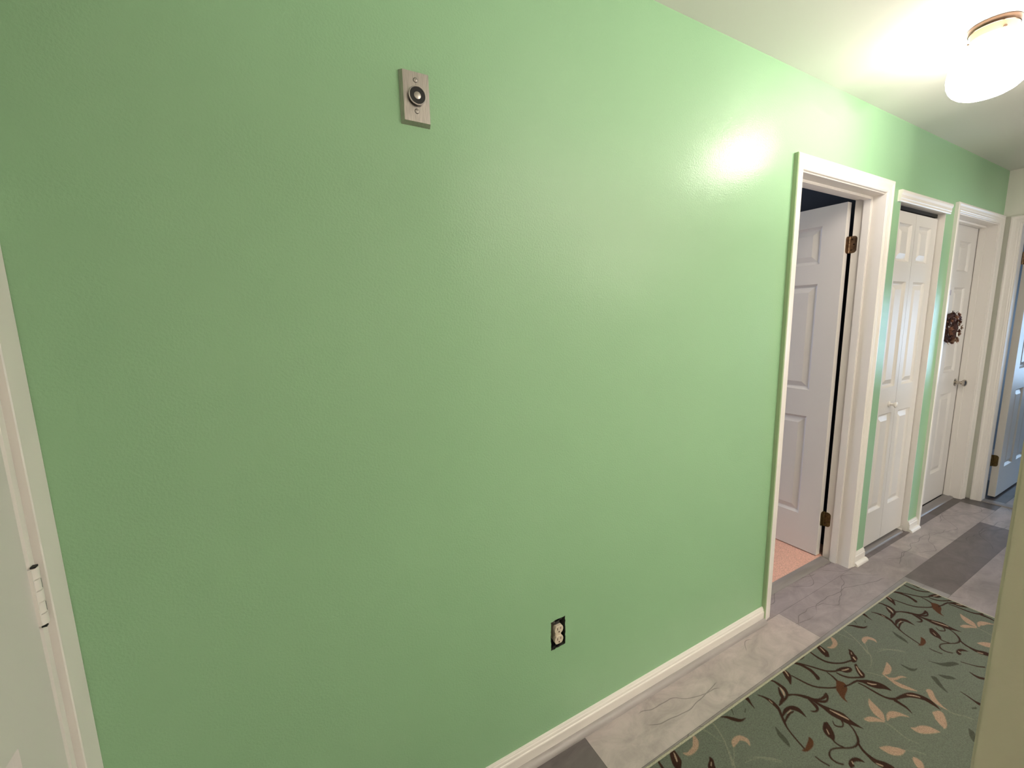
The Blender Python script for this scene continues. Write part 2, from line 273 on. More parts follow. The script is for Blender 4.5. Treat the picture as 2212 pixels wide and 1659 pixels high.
('B',[-3484,-170,-3491,-177,-3497,-183,-3504,-187,-3514,-190,-3528,-195,-3540,-202,-3547,-210,-3550,-218,-3554,-226,-3543,-234,-3530,-232,-3517,-230,-3506,-226,-3495,-219,-3484,-209,-3475,-197,-3473,-186,-3475,-178,-3479,-170]),
('B',[-3166,-25,-3155,-34,-3143,-42,-3134,-52,-3126,-63,-3119,-76,-3110,-89,-3099,-101,-3087,-113,-3071,-122,-3051,-126,-3032,-125,-3013,-123,-3011,-118,-3027,-115,-3041,-112,-3051,-107,-3060,-99,-3070,-88,-3080,-76,-3091,-65,-3102,-53,-3115,-42,-3131,-34,-3147,-28,-3163,-22]),
('B',[-2867,-10,-2867,-19,-2867,-27,-2868,-36,-2870,-47,-2873,-61,-2876,-74,-2879,-86,-2881,-97,-2883,-108,-2877,-108,-2873,-97,-2868,-86,-2862,-74,-2853,-61,-2843,-47,-2835,-34,-2833,-22,-2835,-13,-2837,-4]),
('B',[-2362,-5,-2368,-16,-2374,-26,-2381,-36,-2390,-48,-2400,-60,-2407,-70,-2410,-77,-2412,-83,-2417,-92,-2424,-102,-2432,-112,-2440,-123,-2433,-126,-2415,-118,-2398,-109,-2381,-101,-2366,-93,-2352,-85,-2340,-73,-2333,-59,-2330,-45,-2329,-31,-2331,-20,-2335,-10,-2340,-1]),
('B',[-2348,-79,-2345,-99,-2342,-119,-2338,-138,-2334,-156,-2330,-173,-2325,-189,-2319,-204,-2311,-219,-2301,-234,-2284,-250,-2264,-265,-2244,-278,-2226,-290,-2209,-300,-2192,-309,-2177,-316,-2163,-320,-2149,-325,-2131,-313,-2146,-309,-2160,-306,-2176,-300,-2192,-292,-2210,-283,-2228,-271,-2247,-258,-2267,-243,-2283,-228,-2294,-214,-2301,-200,-2308,-185,-2313,-169,-2318,-152,-2322,-134,-2327,-116,-2332,-96,-2336,-76]),
('B',[-2546,-12,-2539,-23,-2533,-34,-2528,-45,-2527,-56,-2529,-69,-2530,-81,-2531,-95,-2532,-107,-2535,-119,-2541,-131,-2549,-142,-2559,-151,-2567,-157,-2577,-161,-2589,-164,-2611,-167,-2638,-168,-2663,-169,-2680,-173,-2692,-176,-2703,-179,-2702,-188,-2691,-188,-2680,-187,-2666,-187,-2644,-186,-2615,-184,-2588,-181,-2566,-176,-2548,-168,-2533,-158,-2520,-146,-2510,-132,-2503,-118,-2500,-103,-2500,-89,-2501,-76,-2503,-64,-2506,-51,-2510,-40,-2518,-28,-2527,-18,-2537,-8]),
('B',[-2550,-88,-2568,-101,-2586,-115,-2602,-128,-2612,-140,-2618,-149,-2622,-153,-2633,-157,-2652,-162,-2672,-168,-2667,-183,-2646,-179,-2624,-174,-2602,-165,-2587,-153,-2580,-142,-2574,-132,-2564,-120,-2551,-105,-2537,-91]),
('B',[-2755,-52,-2747,-66,-2740,-79,-2735,-93,-2733,-109,-2734,-126,-2735,-142,-2737,-160,-2740,-178,-2745,-194,-2753,-207,-2764,-219,-2776,-232,-2787,-245,-2799,-258,-2809,-271,-2820,-284,-2829,-298,-2839,-315,-2848,-334,-2857,-354,-2865,-377,-2874,-401,-2882,-428,-2890,-453,-2877,-453,-2869,-428,-2861,-402,-2852,-377,-2844,-355,-2835,-334,-2825,-316,-2813,-300,-2800,-287,-2787,-274,-2776,-261,-2765,-249,-2754,-236,-2742,-224,-2728,-211,-2717,-195,-2708,-176,-2703,-157,-2701,-138,-2703,-120,-2709,-103,-2716,-88,-2725,-74,-2736,-61,-2746,-49]),
('B',[-2765,-250,-2743,-247,-2721,-244,-2705,-242,-2690,-243,-2675,-244,-2664,-246,-2656,-251,-2649,-259,-2643,-267,-2638,-275,-2634,-284,-2632,-295,-2631,-307,-2631,-322,-2631,-336,-2625,-335,-2617,-321,-2608,-306,-2602,-292,-2598,-279,-2596,-267,-2599,-255,-2605,-244,-2616,-233,-2632,-225,-2653,-219,-2676,-217,-2702,-218,-2727,-224,-2750,-233,-2770,-241]),
('B',[-2798,-284,-2767,-277,-2736,-271,-2711,-267,-2694,-266,-2677,-267,-2659,-268,-2652,-261,-2668,-256,-2685,-252,-2709,-251,-2740,-256,-2771,-265,-2802,-273]),
('B',[-2572,-170,-2554,-176,-2536,-182,-2520,-188,-2508,-195,-2498,-202,-2488,-211,-2478,-221,-2469,-232,-2460,-243,-2439,-235,-2449,-225,-2460,-214,-2471,-204,-2482,-195,-2493,-187,-2507,-180,-2523,-173,-2541,-166,-2558,-160]),
('B',[-2147,-2,-2138,-11,-2128,-20,-2113,-28,-2091,-30,-2070,-30,-2053,-28,-2040,-25,-2031,-20,-2023,-15,-2023,-8,-2030,-6,-2035,-4,-2043,-3,-2057,-3,-2073,-5,-2086,-5,-2099,-3,-2115,1,-2132,7]),
('B',[-2212,-10,-2202,-24,-2191,-38,-2183,-52,-2178,-65,-2174,-79,-2172,-94,-2171,-108,-2171,-122,-2173,-135,-2177,-148,-2183,-161,-2189,-173,-2197,-184,-2205,-194,-2210,-201,-2210,-205,-2207,-207,-2205,-211,-2194,-213,-2186,-211,-2177,-208,-2169,-203,-2163,-194,-2159,-184,-2154,-172,-2149,-159,-2142,-145,-2138,-131,-2138,-116,-2140,-102,-2143,-88,-2144,-72,-2146,-57,-2152,-41,-2165,-28,-2182,-16,-2199,-4]),
('B',[-2168,-45,-2155,-62,-2142,-79,-2130,-97,-2116,-118,-2103,-139,-2091,-158,-2081,-174,-2072,-188,-2060,-202,-2041,-215,-2020,-228,-2000,-238,-1983,-242,-1968,-242,-1956,-242,-1947,-228,-1960,-229,-1970,-230,-1983,-228,-2001,-219,-2023,-207,-2041,-195,-2053,-182,-2063,-168,-2073,-153,-2086,-133,-2100,-112,-2114,-92,-2127,-74,-2139,-57,-2152,-40]),
('B',[-1988,-238,-1974,-244,-1961,-251,-1952,-257,-1948,-265,-1944,-274,-1937,-283,-1925,-290,-1912,-295,-1899,-299,-1885,-299,-1872,-298,-1861,-295,-1848,-287,-1847,-282,-1844,-278,-1844,-273,-1848,-267,-1855,-260,-1865,-254,-1876,-249,-1891,-242,-1911,-236,-1933,-232,-1955,-231,-1976,-229]),
('B',[-1851,-29,-1862,-45,-1872,-61,-1881,-75,-1885,-87,-1888,-96,-1888,-100,-1885,-101,-1889,-108,-1898,-116,-1882,-125,-1865,-122,-1843,-116,-1820,-103,-1810,-88,-1808,-75,-1810,-64,-1813,-52,-1819,-38,-1825,-25]),
('B',[-1953,-11,-1957,-24,-1961,-38,-1965,-52,-1968,-69,-1970,-87,-1970,-104,-1968,-121,-1964,-137,-1956,-153,-1944,-168,-1929,-183,-1911,-196,-1890,-209,-1867,-220,-1843,-230,-1819,-236,-1796,-241,-1775,-246,-1759,-254,-1744,-262,-1728,-271,-1709,-263,-1723,-254,-1738,-244,-1756,-236,-1780,-230,-1804,-226,-1827,-220,-1850,-211,-1872,-200,-1892,-188,-1910,-175,-1924,-161,-1936,-146,-1943,-131,-1947,-116,-1949,-100,-1950,-83,-1949,-66,-1947,-49,-1945,-35,-1943,-22,-1941,-9]),
('B',[-1637,-174,-1656,-185,-1675,-196,-1693,-207,-1709,-216,-1724,-225,-1736,-232,-1747,-239,-1759,-246,-1767,-254,-1766,-262,-1758,-267,-1748,-270,-1729,-270,-1714,-267,-1700,-264,-1690,-263,-1682,-258,-1672,-250,-1663,-240,-1656,-230,-1651,-220,-1647,-210,-1642,-199,-1636,-187,-1630,-175]),
('B',[-1783,-275,-1799,-285,-1816,-295,-1833,-306,-1848,-318,-1860,-330,-1871,-341,-1879,-351,-1886,-361,-1889,-369,-1883,-376,-1873,-379,-1862,-380,-1851,-378,-1841,-373,-1832,-369,-1824,-366,-1818,-359,-1813,-351,-1808,-341,-1802,-331,-1797,-320,-1791,-310,-1781,-301,-1769,-291,-1756,-281]),
('B',[-2008,-244,-2007,-258,-2007,-272,-2003,-286,-1996,-299,-1987,-312,-1974,-324,-1956,-336,-1935,-348,-1916,-358,-1902,-366,-1891,-372,-1879,-377,-1858,-367,-1870,-362,-1882,-357,-1897,-350,-1916,-340,-1937,-329,-1955,-317,-1967,-306,-1976,-294,-1984,-281,-1989,-269,-1993,-255,-1997,-242]),
('B',[-2068,-204,-2071,-219,-2073,-234,-2078,-248,-2084,-263,-2092,-277,-2100,-292,-2078,-291,-2072,-277,-2066,-262,-2061,-247,-2059,-232,-2058,-218,-2057,-203]),
('R',[-2097,-285,-2123,-297,-2149,-309,-2169,-318,-2181,-324,-2189,-329,-2193,-334,-2195,-339,-2203,-348,-2213,-359,-2221,-370,-2228,-381,-2233,-392,-2235,-402,-2236,-412,-2237,-421,-2230,-421,-2224,-411,-2218,-402,-2208,-394,-2195,-387,-2178,-383,-2162,-379,-2146,-376,-2125,-372,-2101,-364,-2081,-352,-2067,-341,-2059,-327,-2060,-313,-2068,-299,-2076,-286]),
('B',[-2107,-345,-2091,-349,-2074,-353,-2056,-357,-2038,-360,-2019,-362,-2002,-364,-1984,-367,-1965,-370,-1946,-373,-1930,-361,-1949,-358,-1968,-354,-1988,-351,-2008,-350,-2027,-349,-2044,-347,-2059,-343,-2074,-339,-2089,-334]),
('B',[-1960,-367,-1950,-378,-1940,-389,-1933,-401,-1930,-413,-1929,-427,-1925,-440,-1917,-454,-1907,-468,-1896,-480,-1883,-490,-1870,-498,-1858,-507,-1849,-517,-1841,-529,-1833,-540,-1825,-539,-1821,-526,-1816,-512,-1813,-498,-1814,-485,-1816,-473,-1821,-461,-1828,-448,-1838,-435,-1849,-422,-1861,-411,-1874,-399,-1890,-388,-1907,-378,-1925,-369,-1943,-360]),
('B',[-1972,-380,-1969,-394,-1966,-408,-1964,-423,-1964,-440,-1964,-458,-1963,-476,-1962,-494,-1960,-512,-1956,-527,-1952,-541,-1946,-554,-1939,-565,-1930,-575,-1920,-585,-1910,-594,-1877,-583,-1890,-575,-1904,-568,-1915,-559,-1924,-549,-1932,-538,-1937,-524,-1940,-509,-1942,-492,-1943,-474,-1945,-456,-1946,-438,-1948,-420,-1951,-405,-1955,-391,-1958,-377]),
('B',[-1900,-594,-1879,-600,-1858,-605,-1839,-611,-1820,-618,-1803,-625,-1788,-632,-1774,-642,-1760,-654,-1748,-666,-1738,-677,-1731,-687,-1725,-698,-1723,-708,-1722,-718,-1722,-728,-1722,-739,-1722,-751,-1723,-762,-1725,-770,-1726,-777,-1728,-785,-1721,-785,-1715,-777,-1708,-770,-1701,-761,-1694,-750,-1687,-738,-1681,-726,-1679,-715,-1679,-704,-1680,-692,-1682,-680,-1687,-667,-1693,-654,-1703,-641,-1715,-626,-1732,-613,-1754,-604,-1779,-597,-1804,-592,-1829,-587,-1855,-584,-1879,-580]),
('B',[-1927,-588,-1926,-599,-1925,-610,-1924,-621,-1924,-633,-1924,-646,-1925,-659,-1929,-671,-1935,-685,-1941,-698,-1934,-698,-1923,-685,-1913,-672,-1904,-658,-1900,-644,-1899,-631,-1898,-619,-1896,-607,-1894,-596,-1892,-584]),
('B',[-2566,-167,-2552,-173,-2538,-178,-2525,-185,-2512,-195,-2500,-206,-2490,-217,-2481,-229,-2474,-242,-2466,-254,-2456,-266,-2444,-278,-2433,-289,-2422,-297,-2411,-303,-2398,-309,-2383,-315,-2365,-320,-2345,-323,-2323,-322,-2304,-318,-2290,-314,-2280,-307,-2278,-302,-2280,-299,-2291,-297,-2298,-299,-2302,-299,-2304,-298,-2313,-299,-2324,-302,-2333,-303,-2347,-303,-2365,-301,-2381,-298,-2393,-294,-2402,-288,-2411,-281,-2419,-270,-2426,-257,-2434,-244,-2446,-232,-2458,-221,-2471,-210,-2484,-199,-2497,-188,-2510,-178,-2523,-170,-2536,-163,-2550,-157]),
('B',[-2440,-293,-2434,-301,-2428,-309,-2419,-317,-2408,-326,-2395,-336,-2379,-344,-2359,-346,-2340,-343,-2323,-338,-2308,-331,-2296,-324,-2284,-316,-2309,-309,-2319,-317,-2328,-324,-2336,-328,-2344,-330,-2351,-330,-2358,-329,-2369,-324,-2384,-316,-2397,-308,-2408,-301,-2417,-294,-2427,-288]),
('B',[-2462,-260,-2467,-272,-2471,-284,-2476,-296,-2480,-306,-2484,-315,-2488,-323,-2493,-330,-2498,-336,-2499,-338,-2501,-338,-2509,-338,-2518,-336,-2527,-332,-2536,-327,-2545,-322,-2552,-324,-2547,-331,-2542,-339,-2534,-345,-2523,-350,-2508,-352,-2489,-350,-2473,-343,-2463,-334,-2455,-324,-2451,-314,-2450,-304,-2449,-294,-2446,-283,-2443,-271,-2440,-259]),
('B',[-2446,-254,-2447,-276,-2448,-298,-2449,-318,-2449,-335,-2449,-349,-2450,-364,-2453,-382,-2456,-401,-2457,-419,-2453,-435,-2449,-449,-2445,-461,-2442,-474,-2439,-488,-2434,-503,-2426,-516,-2416,-528,-2407,-540,-2398,-553,-2389,-566,-2380,-580,-2375,-579,-2377,-564,-2378,-549,-2378,-535,-2378,-521,-2377,-508,-2375,-495,-2371,-481,-2365,-466,-2364,-449,-2369,-433,-2377,-419,-2386,-406,-2394,-391,-2403,-374,-2411,-358,-2417,-343,-2421,-330,-2425,-315,-2427,-295,-2429,-274,-2430,-252]),
('B',[-2443,-468,-2449,-475,-2455,-482,-2462,-487,-2470,-491,-2478,-493,-2483,-494,-2492,-490,-2502,-483,-2510,-476,-2513,-471,-2513,-466,-2511,-460,-2506,-455,-2499,-448,-2491,-442,-2498,-440,-2506,-447,-2515,-453,-2521,-460,-2525,-466,-2526,-473,-2524,-480,-2517,-488,-2506,-496,-2492,-502,-2475,-502,-2460,-497,-2448,-491,-2439,-484,-2434,-477,-2429,-469]),
('B',[-2563,-417,-2584,-423,-2605,-430,-2626,-440,-2640,-452,-2648,-463,-2653,-473,-2656,-484,-2655,-493,-2654,-499,-2654,-506,-2656,-513,-2659,-522,-2650,-524,-2636,-519,-2621,-514,-2606,-506,-2593,-496,-2583,-487,-2575,-479,-2568,-471,-2561,-463,-2556,-456,-2552,-448,-2545,-438,-2537,-427]),
('B',[-2663,-522,-2664,-531,-2665,-541,-2664,-550,-2661,-560,-2657,-569,-2652,-579,-2639,-576,-2643,-567,-2648,-558,-2651,-549,-2652,-540,-2651,-531,-2651,-521]),
('B',[-2429,-507,-2435,-520,-2441,-533,-2449,-545,-2459,-556,-2471,-568,-2484,-578,-2498,-587,-2513,-596,-2527,-601,-2538,-604,-2552,-605,-2566,-605,-2580,-604,-2595,-600,-2610,-595,-2626,-587,-2642,-577,-2659,-567,-2678,-557,-2698,-548,-2719,-541,-2740,-539,-2760,-541,-2778,-545,-2792,-552,-2801,-561,-2807,-571,-2809,-582,-2808,-594,-2805,-605,-2798,-615,-2789,-625,-2780,-635,-2767,-631,-2776,-622,-2785,-612,-2791,-603,-2794,-592,-2794,-581,-2791,-572,-2785,-564,-2777,-558,-2768,-553,-2757,-550,-2742,-548,-2727,-549,-2710,-555,-2691,-563,-2672,-573,-2656,-582,-2639,-592,-2623,-601,-2607,-608,-2591,-613,-2574,-617,-2555,-618,-2533,-617,-2512,-612,-2494,-603,-2479,-593,-2467,-582,-2455,-570,-2444,-558,-2435,-546,-2429,-533,-2423,-520,-2418,-507]),
('B',[-2540,-610,-2550,-622,-2559,-633,-2567,-645,-2573,-657,-2577,-670,-2581,-682,-2586,-696,-2591,-710,-2593,-724,-2592,-737,-2590,-750,-2586,-761,-2581,-773,-2574,-784,-2567,-795,-2557,-805,-2546,-814,-2535,-824,-2522,-823,-2519,-811,-2515,-800,-2514,-788,-2517,-777,-2521,-765,-2527,-753,-2536,-741,-2546,-731,-2553,-720,-2556,-708,-2558,-695,-2557,-682,-2556,-670,-2552,-658,-2547,-646,-2540,-635,-2531,-624,-2522,-612]),
('B',[-2638,-691,-2638,-680,-2639,-669,-2643,-659,-2651,-650,-2662,-643,-2678,-638,-2697,-636,-2718,-637,-2740,-643,-2752,-652,-2757,-661,-2761,-669,-2724,-673,-2718,-665,-2713,-659,-2711,-658,-2711,-658,-2705,-658,-2699,-659,-2692,-660,-2682,-663,-2673,-667,-2663,-674,-2653,-683,-2643,-692]),
('R',[-2913,-451,-2907,-458,-2900,-465,-2886,-471,-2866,-474,-2843,-475,-2822,-473,-2802,-468,-2786,-460,-2774,-452,-2768,-442,-2766,-432,-2765,-424,-2772,-422,-2786,-428,-2799,-433,-2810,-436,-2819,-438,-2827,-440,-2835,-442,-2847,-445,-2861,-448,-2873,-451,-2882,-451,-2893,-450,-2906,-448]),
('B',[-2881,-512,-2881,-524,-2882,-537,-2881,-550,-2877,-564,-2872,-578,-2867,-593,-2856,-591,-2861,-577,-2866,-562,-2869,-548,-2871,-536,-2871,-524,-2872,-511]),
('B',[-1083,-770,-1091,-783,-1099,-796,-1104,-808,-1106,-818,-1107,-826,-1105,-834,-1101,-841,-1095,-848,-1088,-855,-1079,-862,-1068,-869,-1058,-876,-1047,-874,-1050,-866,-1053,-857,-1056,-850,-1062,-843,-1068,-836,-1074,-829,-1077,-823,-1080,-815,-1081,-807,-1081,-795,-1078,-783,-1076,-770]),
('B',[-1393,-801,-1397,-815,-1401,-828,-1405,-842,-1411,-856,-1416,-870,-1422,-883,-1427,-893,-1432,-903,-1434,-910,-1431,-916,-1426,-921,-1421,-925,-1411,-924,-1407,-919,-1403,-914,-1400,-908,-1402,-901,-1404,-892,-1405,-882,-1402,-870,-1397,-855,-1393,-841,-1391,-828,-1389,-814,-1387,-801]),
('B',[-1004,-700,-996,-715,-988,-729,-980,-744,-973,-757,-965,-771,-955,-784,-943,-796,-930,-808,-916,-820,-897,-816,-912,-805,-927,-793,-940,-781,-951,-769,-961,-756,-970,-742,-978,-728,-986,-713,-994,-698]),
('L',[-3665,-34,-3670,-42,-3676,-50,-3681,-58,-3686,-67,-3690,-77,-3695,-86,-3688,-88,-3681,-79,-3675,-69,-3669,-60,-3666,-51,-3663,-43,-3661,-34]),
('L',[-3499,-197,-3508,-202,-3517,-207,-3525,-212,-3520,-216,-3512,-210,-3504,-205,-3496,-199]),
('L',[-2339,-12,-2345,-24,-2351,-35,-2356,-45,-2362,-54,-2368,-64,-2375,-73,-2367,-73,-2359,-64,-2351,-55,-2344,-45,-2339,-34,-2336,-23,-2332,-12]),
('L',[-2538,-95,-2546,-106,-2553,-118,-2560,-128,-2568,-137,-2577,-145,-2586,-154,-2576,-157,-2565,-148,-2554,-140,-2544,-130,-2538,-118,-2534,-106,-2530,-95]),
('L',[-2722,-119,-2724,-130,-2727,-140,-2729,-150,-2722,-149,-2720,-139,-2718,-129,-2716,-119]),
('L',[-2716,-251,-2698,-251,-2680,-250,-2661,-250,-2659,-245,-2678,-246,-2697,-247,-2715,-248]),
('L',[-1942,-257,-1930,-262,-1918,-268,-1906,-272,-1894,-274,-1883,-276,-1872,-277,-1866,-273,-1876,-270,-1885,-268,-1896,-265,-1908,-262,-1921,-257,-1935,-253]),
('L',[-1830,-49,-1836,-62,-1841,-74,-1846,-83,-1849,-89,-1852,-93,-1856,-97,-1849,-98,-1843,-94,-1837,-89,-1831,-82,-1827,-72,-1823,-60,-1820,-48]),
('L',[-1684,-212,-1695,-222,-1705,-232,-1714,-241,-1719,-248,-1722,-254,-1725,-260,-1713,-260,-1708,-254,-1703,-248,-1697,-241,-1690,-233,-1682,-223,-1674,-212]),
('L',[-1797,-294,-1813,-308,-1830,-322,-1844,-335,-1852,-345,-1857,-354,-1863,-363,-1852,-363,-1844,-354,-1837,-345,-1828,-336,-1816,-323,-1801,-309,-1786,-295]),
('L',[-1908,-415,-1903,-425,-1899,-434,-1892,-442,-1883,-448,-1873,-453,-1863,-458,-1855,-455,-1863,-450,-1871,-444,-1879,-438,-1886,-430,-1892,-422,-1899,-413]),
('L',[-1780,-612,-1768,-623,-1757,-633,-1746,-643,-1737,-653,-1729,-662,-1721,-672,-1712,-670,-1719,-660,-1726,-650,-1734,-640,-1746,-630,-1760,-620,-1773,-611]),
('L',[-2421,-389,-2418,-405,-2414,-422,-2410,-437,-2405,-453,-2400,-468,-2396,-480,-2393,-488,-2392,-492,-2391,-497,-2385,-496,-2384,-491,-2383,-486,-2383,-478,-2386,-466,-2391,-451,-2396,-435,-2402,-419,-2409,-403,-2415,-387]),
('L',[-2605,-453,-2614,-462,-2623,-471,-2632,-480,-2624,-481,-2616,-472,-2608,-463,-2600,-453]),
('L',[-2588,-731,-2583,-741,-2578,-752,-2573,-762,-2562,-760,-2569,-750,-2575,-740,-2582,-730]),
('L',[-2708,-646,-2712,-651,-2716,-655,-2720,-660,-2713,-661,-2709,-657,-2704,-652,-2700,-648]),
]
# ------------------------------------------------------------------ setting: floor
bm = bmesh.new(); lay = None
tone = {}
LIGHT, MID, DARK, BROWN, PALE = (.43,.37,.362), (.29,.25,.255), (.135,.113,.115), (.10,.082,.078), (.36,.315,.31)
rows = []   # (y0, y1, joint phase, {index: tone})
def row_y(k): return -.02 - .185*k          # top edge of row k
special = {1: {-1: DARK, 0: LIGHT, 1: MID, 2: PALE, 3: BROWN}, 0: {-1: LIGHT, 0: MID, 1: DARK, 2: BROWN}, 2: {0: MID, 1: (.25,.235,.24), 2: DARK, 3: PALE}}
phase = {1: .82, 0: 1.59, 2: .49}
rnd = random.Random(4)
faces = []
for k in range(-1, 22):
    y1, y0 = row_y(k-1), row_y(k)
    ph = phase.get(k, rnd.uniform(0, 1.22))
    i = math.floor((-.6-ph)/1.22)
    while ph + i*1.22 < 7.9:
        xa, xb = max(-.55, ph+i*1.22), min(7.9, ph+(i+1)*1.22)
        if xb > xa:
            t_ = special.get(k, {}).get(i) or rnd.choice([LIGHT, MID, DARK, PALE, MID])
            faces.append((xa, xb, y0, y1, t_))
        i += 1
for xa, xb, y0, y1, t_ in faces:
    g = .0005
    q = bm.faces.new([bm.verts.new(c) for c in ((xa+g,y0+g,0),(xb-g,y0+g,0),(xb-g,y1-g,0),(xa+g,y1-g,0))])
q = bm.faces.new([bm.verts.new(c) for c in ((-.55,-4.1,-.001),(7.9,-4.1,-.001),(7.9,.35,-.001),(-.55,.35,-.001))])
me = bpy.data.meshes.new('floor'); bm.to_mesh(me); bm.free(); me.materials.append(M_floor)
fl = bpy.data.objects.new('floor', me); C.objects.link(fl)
at = me.color_attributes.new('plank_tone', 'FLOAT_COLOR', 'CORNER')
for i, p in enumerate(me.polygons):
    c = faces[i][4] if i < len(faces) else (.05,.045,.045)
    for li in p.loop_indices: at.data[li].color = (*c, 1)
put(fl, 'gray stone-look laminate plank floor of the hallway', 'floor', kind='structure')
bm = bmesh.new(); box(bm, .5, 2.9, .122, 3.2, -.02, .012)
put(link('floor_bedroom', bm, M_carpet), 'pink carpet floor seen through the open door', 'carpet', kind='structure')

# ------------------------------------------------------------------ setting: walls
D1 = (1.985, 2.758, 2.047)      # door_1 opening between jambs
CL = (2.946, 3.570, 2.032)      # closet
D3 = (3.766, 4.534, 2.047)
T_ = .12
HX0, HX1, HZ0, HZ1 = .702, .760, .371, .478     # ragged hole round the socket
bm = bmesh.new()
g_ = bm
def wbox(x0, x1, z0, z1, y0=0., y1=T_): box(bm, x0, x1, y0, y1, z0, z1)
# part left of door_1 with the hole: front sheet with a ragged ring, behind it boxes leaving a pocket
jam = .018
xL, xR = -.55, D1[0]-jam
rag = []
rr_ = random.Random(3)
def ragline(a, b, n):
    for i in range(n):
        t = i/n; p = (a[0]+(b[0]-a[0])*t, a[1]+(b[1]-a[1])*t)
        rag.append((p[0]+rr_.uniform(-.0016,.0016)*(i>0), p[1]+rr_.uniform(-.0016,.0016)*(i>0)))
ragline((HX0,HZ0),(HX1,HZ0+.004),8); ragline((HX1,HZ0+.004),(HX1,HZ1),12); ragline((HX1,HZ1),(HX0,HZ1-.003),8); ragline((HX0,HZ1-.003),(HX0,HZ0),12)
ox0, ox1, oz0, oz1 = HX0-.02, HX1+.02, HZ0-.02, HZ1+.02
wbox(xL, ox0, 0, CEIL); wbox(ox1, xR, 0, CEIL); wbox(ox0, ox1, 0, oz0); wbox(ox0, ox1, oz1, CEIL)
outer = [(ox0,oz0),(ox1,oz0),(ox1,oz1),(ox0,oz1)]
ov = [bm.verts.new((x,0,z)) for x,z in outer]; iv = [bm.verts.new((x,0,z)) for x,z in rag]
es = [bm.edges.new((ov[i], ov[(i+1)%4])) for i in range(4)] + [bm.edges.new((iv[i], iv[(i+1)%len(iv)])) for i in range(len(iv))]
res = bmesh.ops.triangle_fill(bm, edges=es, use_beauty=True)
ib = [bm.verts.new((v.co.x, .014, v.co.z)) for v in iv]
for i in range(len(iv)):
    j = (i+1) % len(iv); q = bm.faces.new((iv[i], iv[j], ib[j], ib[i])); q.material_index = 1
# headers and piers
box(bm, xR, D1[1]+jam, 0, T_, D1[2]+jam, CEIL); box(bm, D1[1]+jam, CL[0], 0, T_, 0, CEIL); box(bm, CL[0], CL[1], 0, T_, CL[2]+.02, CEIL)
box(bm, CL[1], D3[0]-jam, 0, T_, 0, CEIL); box(bm, D3[0]-jam, D3[1]+jam, 0, T_, D3[2]+jam, CEIL); box(bm, D3[1]+jam, 4.74, 0, T_, 0, CEIL)
wn = link('wall_north', bm, [M_green, M_drywall]); put(wn, 'long glossy green hallway wall with three doorways', 'wall', kind='structure')

bm = bmesh.new()
E1 = (-.088, -.088-.764)       # door_4 opening in the end wall
box(bm, 4.62, 4.74, E1[0], 0, 0, CEIL); box(bm, 4.62, 4.74, E1[1], E1[0], 2.05, CEIL); box(bm, 4.62, 4.74, -3.2, E1[1], 0, CEIL)
put(link('wall_east', bm, M_cream), 'cream end wall of the hallway beside the far door', 'wall', kind='structure')
bm = bmesh.new(); box(bm, .672, .79, -HALL-.115, -HALL, 0, CEIL, bev=.003); box(bm, 2.9, 3.35, -HALL-.115, -HALL, 0, CEIL); box(bm, 3.35, 4.3, -HALL-.115, -HALL, 2.05, CEIL); box(bm, 4.3, 4.62, -HALL-.115, -HALL, 0, CEIL)  # spaces between these parts opened to let fill light into the hall
for q in bm.faces: q.material_index = 1 if q.normal.y > .9 else 0
put(link('wall_south', bm, [M_sage, M_hall]), 'sage green wall end close at the right edge', 'wall', kind='structure')
bm = bmesh.new()
W0 = (-.088, -.852)            # door_5 opening in the west wall
box(bm, -.55, -.40, W0[0], 0, 0, CEIL); box(bm, -.55, -.40, W0[1], W0[0], 2.05, CEIL); box(bm, -.55, -.40, -3.8, W0[1], 0, CEIL)
put(link('wall_west', bm, M_cream), 'wall at the left edge holding the white hinged door', 'wall', kind='structure')
bm = bmesh.new()
box(bm, -.55, 4.62, -3.9, -3.8, 0, CEIL); box(bm, 4.55, 4.62, -3.8, -2.7, 0, CEIL); box(bm, 2.9, 3.1, -1.145, -1.045, 0, CEIL)
# unseen side room added for fill light, with a window opening in its south wall
box(bm, 3.0, 3.1, -2.6, -1.145, 0, CEIL); box(bm, 4.40, 4.5, -2.6, -1.045, 0, CEIL)
box(bm, 3.1, 3.15, -2.6, -2.5, 0, CEIL); box(bm, 4.05, 4.4, -2.6, -2.5, 0, CEIL); box(bm, 3.15, 4.05, -2.6, -2.5, 0, .9); box(bm, 3.15, 4.05, -2.6, -2.5, 2.0, CEIL)
put(link('wall_back', bm, M_hall), 'white wall of the room behind the camera', 'wall', kind='structure')
bm = bmesh.new(); box(bm, -.55, 7.9, -4.1, 3.4, CEIL, CEIL+.1)
put(link('ceiling', bm, M_ceil), 'off-white painted hallway ceiling above the green wall', 'ceiling', kind='structure')
# bedroom behind door_1 (navy), with a real window opening in its north wall
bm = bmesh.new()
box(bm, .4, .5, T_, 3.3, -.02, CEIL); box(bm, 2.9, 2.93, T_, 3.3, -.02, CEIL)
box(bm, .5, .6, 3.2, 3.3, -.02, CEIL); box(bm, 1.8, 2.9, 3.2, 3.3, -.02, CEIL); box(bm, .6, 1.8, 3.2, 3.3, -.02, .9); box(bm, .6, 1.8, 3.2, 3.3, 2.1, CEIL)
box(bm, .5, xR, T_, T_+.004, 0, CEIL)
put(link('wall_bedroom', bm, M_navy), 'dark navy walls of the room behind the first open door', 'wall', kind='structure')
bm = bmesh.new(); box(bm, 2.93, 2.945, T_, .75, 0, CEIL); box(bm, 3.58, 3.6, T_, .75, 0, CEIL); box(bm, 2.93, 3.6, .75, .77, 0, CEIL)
put(link('wall_closet', bm, M_dark), 'dark inside of the closet behind the folding door', 'wall', kind='structure')
